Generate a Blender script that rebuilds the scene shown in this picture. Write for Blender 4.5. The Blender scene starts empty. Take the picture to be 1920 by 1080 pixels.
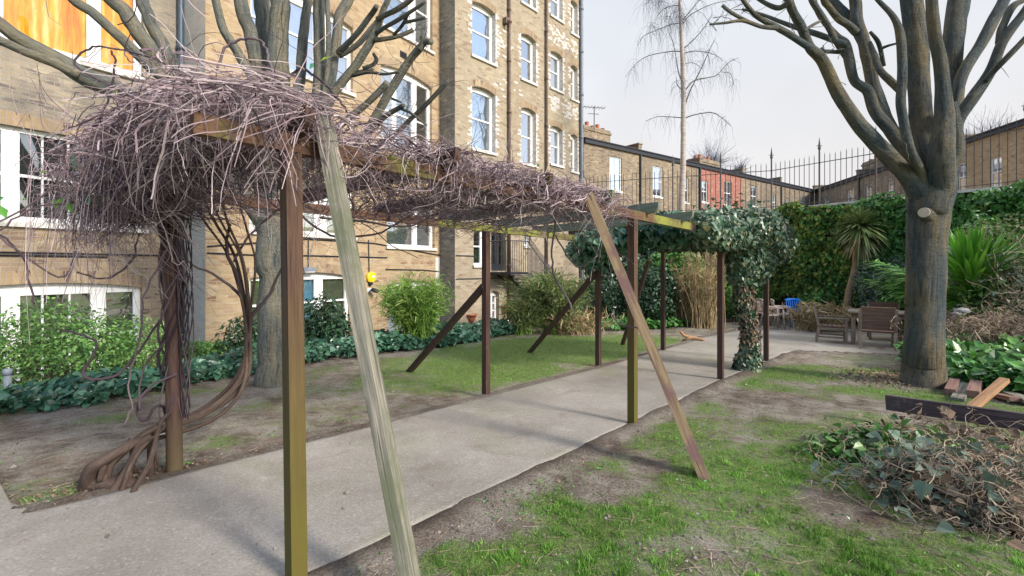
import bpy, math, random
import numpy as np
from mathutils import Vector
R = math.radians
scene = bpy.context.scene
COL = scene.collection
random.seed(7)
rng = np.random.default_rng(11)

# ---------------------------------------------------------------- camera, sky, sun, exposure
F = 900.0                      # focal length in photo pixels (1920 wide)
HZ = 500.0                     # horizon row
CAMH = 1.5
cd = bpy.data.cameras.new("camera"); cam = bpy.data.objects.new("camera", cd); COL.objects.link(cam)
cam.location = (0, 0, CAMH); cam.rotation_euler = (R(90), 0, 0)
cd.sensor_width = 36; cd.lens = F / 1920 * 36; cd.shift_y = -(540 - HZ) / 1920
cd.clip_start = .05; cd.clip_end = 1000
scene.camera = cam
scene.view_settings.view_transform = 'Standard'; scene.view_settings.look = 'None'
scene.view_settings.exposure = 0.86; scene.view_settings.gamma = 1
SUN_EL, SUN_AZ = R(30), math.atan2(-.62, .78)
world = bpy.data.worlds.new("World"); scene.world = world; world.use_nodes = True
nt = world.node_tree; nt.nodes.clear()
wo = nt.nodes.new('ShaderNodeOutputWorld')
sky = nt.nodes.new('ShaderNodeTexSky'); sky.sky_type = 'NISHITA'; sky.sun_disc = False
sky.sun_elevation = SUN_EL; sky.sun_rotation = math.atan2(.78, -.62)
sky.dust_density = 1.2; sky.ozone_density = 2.5
b1 = nt.nodes.new('ShaderNodeBackground'); b1.inputs[1].default_value = .13
b2 = nt.nodes.new('ShaderNodeBackground'); b2.inputs[1].default_value = 1.0
nt.links.new(sky.outputs[0], b1.inputs[0])
tc = nt.nodes.new('ShaderNodeTexCoord'); sx = nt.nodes.new('ShaderNodeSeparateXYZ')
nt.links.new(tc.outputs['Generated'], sx.inputs[0])
cr = nt.nodes.new('ShaderNodeValToRGB')
cr.color_ramp.elements[0].position = 0.0; cr.color_ramp.elements[0].color = (.545, .51, .49, 1)
cr.color_ramp.elements[1].position = .5; cr.color_ramp.elements[1].color = (.40, .425, .465, 1)
e = cr.color_ramp.elements.new(.22); e.color = (.465, .465, .475, 1)
e = cr.color_ramp.elements.new(1.0); e.color = (2.2, 2.2, 2.2, 1)      # an overcast sky is far brighter overhead
nt.links.new(sx.outputs[2], cr.inputs[0])
cn = nt.nodes.new('ShaderNodeTexNoise'); cn.inputs['Scale'].default_value = 2.2; cn.inputs['Detail'].default_value = 5
nt.links.new(tc.outputs['Generated'], cn.inputs['Vector'])
mr = nt.nodes.new('ShaderNodeMapRange')          # cloud cover: full ahead, broken with blue sky behind the viewer
mr.inputs[1].default_value = -.35; mr.inputs[2].default_value = .25
ad = nt.nodes.new('ShaderNodeMath'); ad.operation = 'MULTIPLY_ADD'; ad.inputs[1].default_value = .9; 
nt.links.new(cn.outputs[0], ad.inputs[0]); 
sb = nt.nodes.new('ShaderNodeMath'); sb.operation = 'SUBTRACT'; sb.inputs[1].default_value = .72
nt.links.new(sx.outputs[1], sb.inputs[0]); nt.links.new(sb.outputs[0], ad.inputs[2])
nt.links.new(ad.outputs[0], mr.inputs[0])
mx = nt.nodes.new('ShaderNodeMixShader')
cv_ = nt.nodes.new('ShaderNodeTexNoise'); cv_.inputs['Scale'].default_value = 1.7; cv_.inputs['Detail'].default_value = 4; nt.links.new(tc.outputs['Generated'], cv_.inputs['Vector'])
cm = nt.nodes.new('ShaderNodeMapRange'); cm.inputs[1].default_value = .35; cm.inputs[2].default_value = .65; cm.inputs[3].default_value = .88; cm.inputs[4].default_value = 1.1; nt.links.new(cv_.outputs[0], cm.inputs[0])
cx = nt.nodes.new('ShaderNodeMix'); cx.data_type = 'RGBA'; cx.blend_type = 'MULTIPLY'; cx.inputs[0].default_value = 1; nt.links.new(cr.outputs[0], cx.inputs[6]); nt.links.new(cm.outputs[0], cx.inputs[7])
nt.links.new(cx.outputs[2], b2.inputs[0])
nt.links.new(mr.outputs[0], mx.inputs[0]); nt.links.new(b1.outputs[0], mx.inputs[1]); nt.links.new(b2.outputs[0], mx.inputs[2])
nt.links.new(mx.outputs[0], wo.inputs[0])
sd = bpy.data.lights.new("sun", 'SUN'); sd.energy = 2.5; sd.angle = R(10); sd.color = (1, .91, .80)
so = bpy.data.objects.new("sun", sd); COL.objects.link(so)
sdir = Vector((math.cos(SUN_EL) * math.cos(SUN_AZ), math.cos(SUN_EL) * math.sin(SUN_AZ), math.sin(SUN_EL)))
so.rotation_euler = sdir.to_track_quat('Z', 'Y').to_euler(); so.location = (20, -20, 20)

# ---------------------------------------------------------------- materials
def _n(nt, t, **kw):
    n = nt.nodes.new(t)
    for k, v in kw.items(): setattr(n, k, v)
    return n
def newmat(name):
    m = bpy.data.materials.new(name); m.use_nodes = True
    nt = m.node_tree; bs = nt.nodes['Principled BSDF']
    return m, nt, bs
def ramp(nt, cols, pos=None):
    r = nt.nodes.new('ShaderNodeValToRGB'); el = r.color_ramp.elements
    pos = pos or [i / (len(cols) - 1) for i in range(len(cols))]
    el[0].position = pos[0]; el[0].color = (*cols[0], 1)
    el[1].position = pos[-1]; el[1].color = (*cols[-1], 1)
    for p, c in zip(pos[1:-1], cols[1:-1]):
        e = el.new(p); e.color = (*c, 1)
    return r
def coords(nt, kind='Object', scale=(1, 1, 1)):
    t = nt.nodes.new('ShaderNodeTexCoord'); mp = nt.nodes.new('ShaderNodeMapping')
    mp.inputs['Scale'].default_value = scale
    nt.links.new(t.outputs[kind], mp.inputs[0]); return mp.outputs[0]
def noise(nt, vec, scale, detail=6, rough=.6, dist=0):
    n = nt.nodes.new('ShaderNodeTexNoise'); n.inputs['Scale'].default_value = scale
    n.inputs['Detail'].default_value = detail; n.inputs['Roughness'].default_value = rough
    n.inputs['Distortion'].default_value = dist
    nt.links.new(vec, n.inputs['Vector']); return n.outputs[0]
def mixc(nt, f, a, b, blend='MIX'):
    m = nt.nodes.new('ShaderNodeMix'); m.data_type = 'RGBA'; m.blend_type = blend
    for s, v in ((0, f), (6, a), (7, b)):
        if isinstance(v, (int, float)): m.inputs[s].default_value = v
        elif isinstance(v, tuple): m.inputs[s].default_value = (*v, 1)
        else: nt.links.new(v, m.inputs[s])
    return m.outputs[2]
def mrange(nt, v, a, b, c=0, d=1):
    m = nt.nodes.new('ShaderNodeMapRange'); nt.links.new(v, m.inputs[0])
    for i, x in enumerate((a, b, c, d)): m.inputs[i + 1].default_value = x
    return m.outputs[0]
def bump(nt, bs, h, strength=.4, dist=.01):
    b = nt.nodes.new('ShaderNodeBump'); b.inputs['Strength'].default_value = strength
    b.inputs['Distance'].default_value = dist
    nt.links.new(h, b.inputs['Height']); nt.links.new(b.outputs[0], bs.inputs['Normal'])

def mottled(name, cols, scale=3, rough=.8, kind='Object', stretch=(1, 1, 1), fine=25, bmp=.4, bd=.006, pos=None, spec=.3, detail=8):
    m, nt, bs = newmat(name); v = coords(nt, kind, stretch)
    n1 = noise(nt, v, scale, detail, .62); n2 = noise(nt, v, fine, 6, .7)
    r = ramp(nt, cols, pos or [.3 + .4 * i / max(1, len(cols) - 1) for i in range(len(cols))])
    nt.links.new(n1, r.inputs[0])
    c = mixc(nt, .55, r.outputs[0], mrange(nt, n2, .3, .7, .45, 1.4), 'MULTIPLY')
    nt.links.new(c, bs.inputs['Base Color'])
    bs.inputs['Roughness'].default_value = rough; bs.inputs['Specular IOR Level'].default_value = spec
    bump(nt, bs, n2, bmp, bd)
    return m
def brickmat(name, c1, c2, mortar, dirt=(.12, .11, .1), dirtamt=.35, patch=None, vary=None):
    m, nt, bs = newmat(name); v = coords(nt, 'UV')
    br = nt.nodes.new('ShaderNodeTexBrick'); nt.links.new(v, br.inputs['Vector'])
    br.inputs['Scale'].default_value = 1; br.inputs['Brick Width'].default_value = .225; br.inputs['Row Height'].default_value = .075
    br.inputs['Mortar Size'].default_value = .007; br.inputs['Mortar Smooth'].default_value = .3; br.inputs['Bias'].default_value = .0
    br.inputs['Color1'].default_value = (*c1, 1); br.inputs['Color2'].default_value = (*c2, 1); br.inputs['Mortar'].default_value = (*mortar, 1)
    # second colour field keyed per brick by a coarse cell noise
    mp = nt.nodes.new('ShaderNodeMapping'); mp.inputs['Scale'].default_value = (1 / .225, 1 / .075, 1); nt.links.new(v, mp.inputs[0])
    wn = nt.nodes.new('ShaderNodeTexVoronoi'); wn.inputs['Scale'].default_value = 1; nt.links.new(mp.outputs[0], wn.inputs['Vector'])
    sp = nt.nodes.new('ShaderNodeSeparateColor'); nt.links.new(wn.outputs['Color'], sp.inputs[0])
    c = mixc(nt, mrange(nt, sp.outputs[0], .72, .98, 0, .75), br.outputs[0], vary or (.10, .055, .06))
    c = mixc(nt, mrange(nt, sp.outputs[1], .75, .98, 0, .5), c, (.58, .47, .33))
    c = mixc(nt, br.outputs['Fac'], c, mortar)
    d = noise(nt, v, .45, 8, .65); c = mixc(nt, mrange(nt, d, .42, .72, 0, dirtamt), c, dirt)
    st = coords(nt, 'UV', (1, .12, 1)); d2 = noise(nt, st, 2.2, 6, .7)
    c = mixc(nt, mrange(nt, d2, .5, .75, 0, dirtamt * .8), c, dirt)
    if patch:
        p = noise(nt, v, 1.1, 7, .6); c = mixc(nt, mrange(nt, p, .58, .66, 0, .7), c, patch)
    fn = noise(nt, v, 60, 4, .7); c = mixc(nt, .5, c, mrange(nt, fn, .3, .7, .6, 1.35), 'MULTIPLY')
    nt.links.new(c, bs.inputs['Base Color']); bs.inputs['Roughness'].default_value = .9
    bs.inputs['Specular IOR Level'].default_value = .2
    h = nt.nodes.new('ShaderNodeMath'); h.operation = 'MULTIPLY_ADD'; h.inputs[1].default_value = -1.2
    nt.links.new(br.outputs['Fac'], h.inputs[0]); nt.links.new(fn, h.inputs[2])
    bump(nt, bs, h.outputs[0], .6, .006)
    return m
def leafmat(name, cols, rough=.45, trans=.25, spec=.5):
    m, nt, bs = newmat(name)
    g = nt.nodes.new('ShaderNodeNewGeometry'); r = ramp(nt, cols)
    nt.links.new(g.outputs['Random Per Island'], r.inputs[0])
    v = coords(nt); n = noise(nt, v, 1.3, 3, .5)
    c = mixc(nt, .7, r.outputs[0], mrange(nt, n, .35, .65, .55, 1.35), 'MULTIPLY')
    nt.links.new(c, bs.inputs['Base Color']); bs.inputs['Roughness'].default_value = rough
    bs.inputs['Specular IOR Level'].default_value = spec
    if trans:
        t = nt.nodes.new('ShaderNodeBsdfTranslucent'); nt.links.new(c, t.inputs[0])
        mx = nt.nodes.new('ShaderNodeMixShader'); mx.inputs[0].default_value = trans
        nt.links.new(bs.outputs[0], mx.inputs[1]); nt.links.new(t.outputs[0], mx.inputs[2])
        nt.links.new(mx.outputs[0], nt.nodes['Material Output'].inputs[0])
    return m
def plain(name, col, rough=.6, metal=0, spec=.4, var=.15, sc=8):
    m, nt, bs = newmat(name); v = coords(nt); n = noise(nt, v, sc, 6, .6)
    c = mixc(nt, 1.0, tuple(col), mrange(nt, n, .3, .7, 1 - var, 1 + var), 'MULTIPLY')
    nt.links.new(c, bs.inputs['Base Color']); bs.inputs['Roughness'].default_value = rough
    bs.inputs['Metallic'].default_value = metal; bs.inputs['Specular IOR Level'].default_value = spec
    return m
def glassmat(name, refl=.5, tint=(1, 1, 1)):
    m, nt, bs = newmat(name); nt.nodes.remove(bs)
    gl = nt.nodes.new('ShaderNodeBsdfGlossy'); gl.inputs['Roughness'].default_value = .03; gl.inputs[0].default_value = (*tint, 1)
    tr = nt.nodes.new('ShaderNodeBsdfTransparent'); tr.inputs[0].default_value = (.8, .84, .86, 1)
    v = coords(nt); n = noise(nt, v, 1.1, 2, .4)
    bp = nt.nodes.new('ShaderNodeBump'); bp.inputs['Strength'].default_value = .08; bp.inputs['Distance'].default_value = .1
    nt.links.new(n, bp.inputs['Height']); nt.links.new(bp.outputs[0], gl.inputs['Normal'])
    mx = nt.nodes.new('ShaderNodeMixShader'); mx.inputs[0].default_value = refl
    nt.links.new(tr.outputs[0], mx.inputs[1]); nt.links.new(gl.outputs[0], mx.inputs[2])
    nt.links.new(mx.outputs[0], nt.nodes['Material Output'].inputs[0])
    return m
def woodmat(name, cols, algae=None, alg=(.5, .62), zgrad=None, rough=.75, bmp=.5):
    """UV: x around the bar, y along it, in metres"""
    m, nt, bs = newmat(name); v = coords(nt, 'UV', (28, 1.2, 1)); n1 = noise(nt, v, 1.5, 8, .65, .6)
    v2 = coords(nt, 'UV', (110, 3, 1)); n2 = noise(nt, v2, 1.5, 6, .7)
    r = ramp(nt, cols, [.32 + .36 * i / max(1, len(cols) - 1) for i in range(len(cols))]); nt.links.new(n1, r.inputs[0])
    c = mixc(nt, .7, r.outputs[0], mrange(nt, n2, .3, .7, .55, 1.35), 'MULTIPLY')
    vk = coords(nt, 'UV', (45, .9, 1)); ck = noise(nt, vk, 1.6, 4, .55, .3); c = mixc(nt, mrange(nt, ck, .60, .66, 0, .75), c, (.02, .015, .012))
    kn = nt.nodes.new('ShaderNodeTexVoronoi'); kn.inputs['Scale'].default_value = 1; nt.links.new(coords(nt, 'UV', (9, 3.2, 1)), kn.inputs['Vector']); c = mixc(nt, mrange(nt, kn.outputs[0], .05, .13, .7, 0), c, (.035, .02, .012))
    if algae:
        vo = coords(nt, 'Object'); a = noise(nt, vo, 3.2, 7, .65); f = mrange(nt, a, alg[0], alg[1], 0, .85)
        if zgrad:
            s = nt.nodes.new('ShaderNodeSeparateXYZ'); nt.links.new(vo, s.inputs[0])
            z = mrange(nt, s.outputs[2], zgrad[0], zgrad[1], 1, 0)
            ma = nt.nodes.new('ShaderNodeMath'); ma.operation = 'MULTIPLY'; nt.links.new(mrange(nt, a, .3, .6, .75, 1.1), ma.inputs[0]); nt.links.new(z, ma.inputs[1])
            f = ma.outputs[0]
        c = mixc(nt, f, c, algae)
    nt.links.new(c, bs.inputs['Base Color']); bs.inputs['Roughness'].default_value = rough; bs.inputs['Specular IOR Level'].default_value = .25
    bump(nt, bs, n2, bmp, .003)
    return m

MT = {}
MT['brick_left'] = brickmat('grey_brown_stock_brick', (.28, .24, .18), (.38, .31, .22), (.36, .34, .30), (.13, .125, .12), .75, vary=(.13, .10, .10))
MT['brick_low'] = brickmat('lower_stock_brick', (.33, .24, .155), (.43, .325, .205), (.40, .36, .30), (.2, .13, .09), .4, vary=(.15, .08, .07))
MT['brick_mid'] = brickmat('orange_stock_brick', (.385, .275, .155), (.48, .36, .21), (.42, .37, .29), (.24, .15, .09), .35, vary=(.22, .11, .07))
MT['brick_wing'] = brickmat('tan_stock_brick', (.34, .28, .19), (.41, .345, .24), (.39, .355, .30), (.22, .16, .11), .4, vary=(.2, .12, .08))
MT['brick_grey'] = brickmat('sooty_grey_brick', (.20, .19, .165), (.27, .25, .21), (.24, .23, .21), (.09, .09, .09), .5, vary=(.10, .09, .09))
MT['brick_pale'] = brickmat('painted_pale_brick', (.47, .47, .45), (.53, .53, .50), (.45, .45, .43), (.27, .29, .27), .6, vary=(.38, .38, .37))
MT['brick_arch'] = brickmat('gauged_arch_brick', (.33, .235, .14), (.42, .31, .19), (.34, .29, .23), (.18, .12, .08), .4)
MT['brick_terr'] = brickmat('terrace_brick', (.25, .20, .135), (.33, .26, .17), (.29, .25, .2), (.10, .09, .08), .5)
MT['brick_red'] = brickmat('terrace_red_brick', (.34, .13, .10), (.40, .17, .13), (.33, .2, .17), (.3, .10, .07), .3, vary=(.4, .1, .06))
MT['brick_wallg'] = brickmat('garden_wall_brick', (.16, .10, .075), (.24, .15, .10), (.2, .17, .14), (.06, .05, .05), .6)
MT['white'] = plain('white_window_paint', (.80, .80, .79), .35, var=.06)
MT['stone'] = mottled('painted_stone_sill', [(.55, .53, .48), (.75, .74, .70)], 3, .7)
MT['glass'] = glassmat('window_glass', .42)
MT['glass_clear'] = glassmat('window_glass_clear', .16)
MT['glass_low_refl'] = glassmat('window_glass_low_refl', .05)
MT['glass_blue'] = glassmat('window_glass_reflective', .75)
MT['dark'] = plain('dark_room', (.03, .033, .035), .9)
MT['cream'] = plain('cream_blind', (.62, .57, .42), .8)
MT['whiteb'] = plain('white_blind', (.72, .73, .75), .8)
MT['blue_refl'] = plain('pale_blue_sky_reflection', (.22, .50, .66), .8)  # reflected blue sky painted as the colour of a sheet behind the pane
MT['oliveb'] = plain('olive_blind', (.17, .19, .12), .8)
MT['orange_refl'] = mottled('amber_window_reflection', [(.75, .17, .0), (1, .42, .01), (1, .80, .30)], 2.2, .7, stretch=(3, 3, .35), bmp=.1, fine=5)  # warm reflections in the glass, painted as a streaked sheet behind it
MT['pipe'] = plain('blue_grey_pipe_paint', (.055, .085, .12), .45)
MT['pipe_brown'] = plain('old_downpipe', (.16, .11, .08), .6, var=.3)
MT['pipe_grey'] = plain('grey_pipe', (.20, .23, .27), .5)
MT['black'] = plain('black_iron', (.02, .022, .03), .5)
MT['iron'] = plain('weathered_iron', (.09, .08, .08), .6)
MT['slate'] = mottled('slate_roof', [(.07, .075, .085), (.12, .12, .13)], 4, .6)
MT['tile'] = mottled('red_clay_tile', [(.22, .09, .06), (.33, .15, .10)], 5, .8)
MT['post'] = woodmat('brown_stained_post', [(.055, .032, .026), (.105, .06, .04), (.14, .085, .052)], (.115, .098, .02), zgrad=(.3, 1.5))
MT['post_red'] = woodmat('reddish_round_post', [(.05, .03, .028), (.10, .055, .045), (.14, .08, .06)], (.13, .10, .05), zgrad=(-.05, .5))
MT['beam'] = woodmat('brown_stained_beam', [(.07, .04, .03), (.15, .08, .048), (.19, .105, .06)], (.15, .16, .035), (.56, .68))
MT['beam_green'] = woodmat('mossy_beam', [(.10, .08, .045), (.17, .13, .065)], (.24, .26, .045), (.42, .58))
MT['rafter'] = woodmat('grey_green_rafter', [(.13, .15, .11), (.24, .27, .21)], (.16, .2, .1), (.5, .6))
MT['rafter_dark'] = woodmat('dark_rafter', [(.06, .035, .03), (.11, .06, .045)], (.14, .15, .04), (.6, .7))
MT['grey_plank'] = woodmat('silvered_plank', [(.10, .105, .09), (.23, .215, .175), (.42, .37, .29)], (.13, .145, .085), (.47, .62))
MT['worn_plank'] = woodmat('worn_brown_plank', [(.15, .10, .08), (.30, .21, .13), (.38, .29, .15)], (.20, .11, .11), (.48, .6))
MT['dark_brace'] = woodmat('dark_brace', [(.05, .03, .028), (.10, .06, .045)], (.10, .09, .03), (.6, .7))
MT['purple_beam'] = woodmat('weathered_dark_beam', [(.06, .045, .05), (.14, .105, .11)], (.24, .20, .19), (.6, .72))
MT['new_plank'] = woodmat('fresh_plank', [(.34, .18, .09), (.50, .30, .16)], (.3, .2, .12), (.6, .7))
MT['red_plank'] = woodmat('reddish_plank', [(.20, .11, .09), (.34, .2, .15)], (.1, .08, .06), (.55, .68))
MT['teak'] = woodmat('old_teak', [(.13, .075, .06), (.23, .15, .11)], None)
MT['teak_grey'] = woodmat('grey_teak', [(.20, .16, .13), (.34, .28, .22)], None)
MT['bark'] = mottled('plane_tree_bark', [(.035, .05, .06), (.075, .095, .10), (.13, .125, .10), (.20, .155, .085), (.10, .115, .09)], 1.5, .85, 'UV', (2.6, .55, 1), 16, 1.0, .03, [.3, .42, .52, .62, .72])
MT['bark2'] = mottled('greenish_tree_bark', [(.08, .10, .10), (.16, .17, .15), (.25, .22, .15), (.16, .17, .15)], 1.6, .85, 'UV', (2.6, .6, 1), 18, 1.0, .02, [.3, .45, .6, .72])
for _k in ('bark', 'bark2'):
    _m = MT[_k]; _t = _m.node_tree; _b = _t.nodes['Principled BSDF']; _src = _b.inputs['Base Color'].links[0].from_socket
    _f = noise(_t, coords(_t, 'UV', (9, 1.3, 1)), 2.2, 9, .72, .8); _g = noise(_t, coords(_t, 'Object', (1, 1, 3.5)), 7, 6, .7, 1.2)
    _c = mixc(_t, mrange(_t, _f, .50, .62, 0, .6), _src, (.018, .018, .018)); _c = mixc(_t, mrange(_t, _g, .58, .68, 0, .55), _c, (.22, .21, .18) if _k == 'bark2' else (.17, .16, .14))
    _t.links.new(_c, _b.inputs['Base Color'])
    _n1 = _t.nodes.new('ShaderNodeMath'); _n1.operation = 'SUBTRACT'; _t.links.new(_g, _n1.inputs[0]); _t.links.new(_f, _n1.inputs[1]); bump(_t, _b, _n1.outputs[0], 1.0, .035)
MT['birch'] = mottled('birch_bark', [(.10, .075, .07), (.40, .33, .285), (.50, .43, .385)], 5, .7, 'UV', (.6, 3, 1), 20, .3, .004, [.3, .42, .6])
MT['palmbark'] = mottled('cordyline_bark', [(.24, .17, .10), (.36, .27, .17)], 5, .9, 'UV', (1, 4, 1), 30, .7, .01)
MT['twig'] = leafmat('vine_stems', [(.12, .08, .10), (.26, .185, .205), (.41, .32, .345), (.58, .49, .50)], .75, 0, .2)
MT['twig_dark'] = leafmat('old_vine_stems', [(.045, .033, .042), (.10, .07, .082), (.18, .135, .15)], .8, 0, .2)
MT['twig_tan'] = leafmat('dry_cut_stems', [(.17, .12, .09), (.31, .235, .165), (.46, .37, .27), (.26, .195, .16)], .8, 0, .2)
MT['birch_twig'] = leafmat('birch_twigs', [(.17, .19, .26), (.25, .25, .30)], .8, 0, .2)
MT['vinewood'] = mottled('twisted_vine_wood', [(.03, .022, .02), (.085, .058, .047), (.16, .12, .09)], 2.5, .85, 'UV', (3, .8, 1), 30, .9, .008)
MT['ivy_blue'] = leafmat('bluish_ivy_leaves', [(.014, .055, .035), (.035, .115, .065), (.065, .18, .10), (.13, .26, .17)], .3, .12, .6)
MT['ivy_mass'] = leafmat('pergola_ivy_leaves', [(.02, .05, .03), (.05, .115, .06), (.10, .18, .105), (.20, .27, .18), (.30, .26, .12)], .35, .15, .6)
MT['ivy_green'] = leafmat('green_ivy_leaves', [(.025, .10, .02), (.06, .20, .035), (.11, .30, .05), (.2, .38, .10)], .35, .15, .5)
MT['ivy_wall'] = leafmat('variegated_wall_ivy', [(.025, .075, .02), (.07, .18, .03), (.19, .31, .05), (.52, .50, .13)], .5, .3, .4)
MT['bush'] = leafmat('light_shrub_leaves', [(.05, .14, .035), (.11, .26, .06), (.18, .36, .09), (.28, .44, .14)], .5, .25, .4)
MT['bush_dark'] = leafmat('dark_shrub_leaves', [(.012, .04, .018), (.025, .075, .03), (.05, .12, .05)], .35, .12, .6)
MT['bush_grey'] = leafmat('grey_green_leaves', [(.06, .10, .075), (.12, .18, .13), (.18, .25, .19)], .5, .15, .4)
MT['bamboo'] = leafmat('bamboo_leaves', [(.09, .2, .03), (.16, .32, .05), (.26, .43, .08), (.36, .48, .12)], .45, .35, .4)
MT['bamboo_olive'] = leafmat('olive_bamboo_leaves', [(.06, .11, .03), (.12, .19, .05), (.2, .27, .09), (.30, .26, .13)], .5, .25, .4)
MT['reed'] = leafmat('dry_reeds', [(.26, .17, .09), (.42, .29, .15), (.50, .40, .24), (.22, .24, .09)], .8, .1, .2)
MT['palm'] = leafmat('palm_leaves', [(.05, .16, .02), (.10, .30, .03), (.20, .42, .06)], .4, .2, .5)
MT['cordy'] = leafmat('cordyline_leaves', [(.07, .13, .04), (.15, .22, .07), (.26, .31, .13)], .45, .15, .5)
MT['deadleaf'] = leafmat('dead_leaves', [(.12, .08, .055), (.22, .155, .105), (.33, .25, .175), (.18, .135, .11)], .8, .05, .2)
MT['grass'] = leafmat('grass_blades', [(.06, .18, .02), (.13, .32, .04), (.24, .48, .07), (.32, .48, .14)], .55, .3, .3)
MT['clod'] = leafmat('earth_crumbs', [(.09, .07, .06), (.16, .135, .11), (.24, .21, .18), (.32, .29, .26)], .9, 0, .1)
MT['vineleaf'] = leafmat('last_green_vine_leaves', [(.05, .26, .17), (.12, .36, .06), (.30, .44, .06)], .4, .35, .4)
MT['yellow'] = plain('yellow_alarm_plastic', (.80, .55, .02), .35)
MT['terracotta'] = plain('terracotta', (.42, .15, .08), .8)
MT['bluepl'] = plain('blue_plastic', (.03, .25, .80), .35)
MT['beigepl'] = plain('grubby_white_plastic', (.46, .38, .33), .5, var=.3)
MT['cutwood'] = plain('pale_cut_wood', (.55, .44, .33), .8)
MT['bollard'] = plain('grey_bollard_metal', (.20, .23, .25), .5)
MT['rock'] = mottled('grey_stone', [(.2, .2, .2), (.38, .38, .37)], 6, .9)

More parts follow.
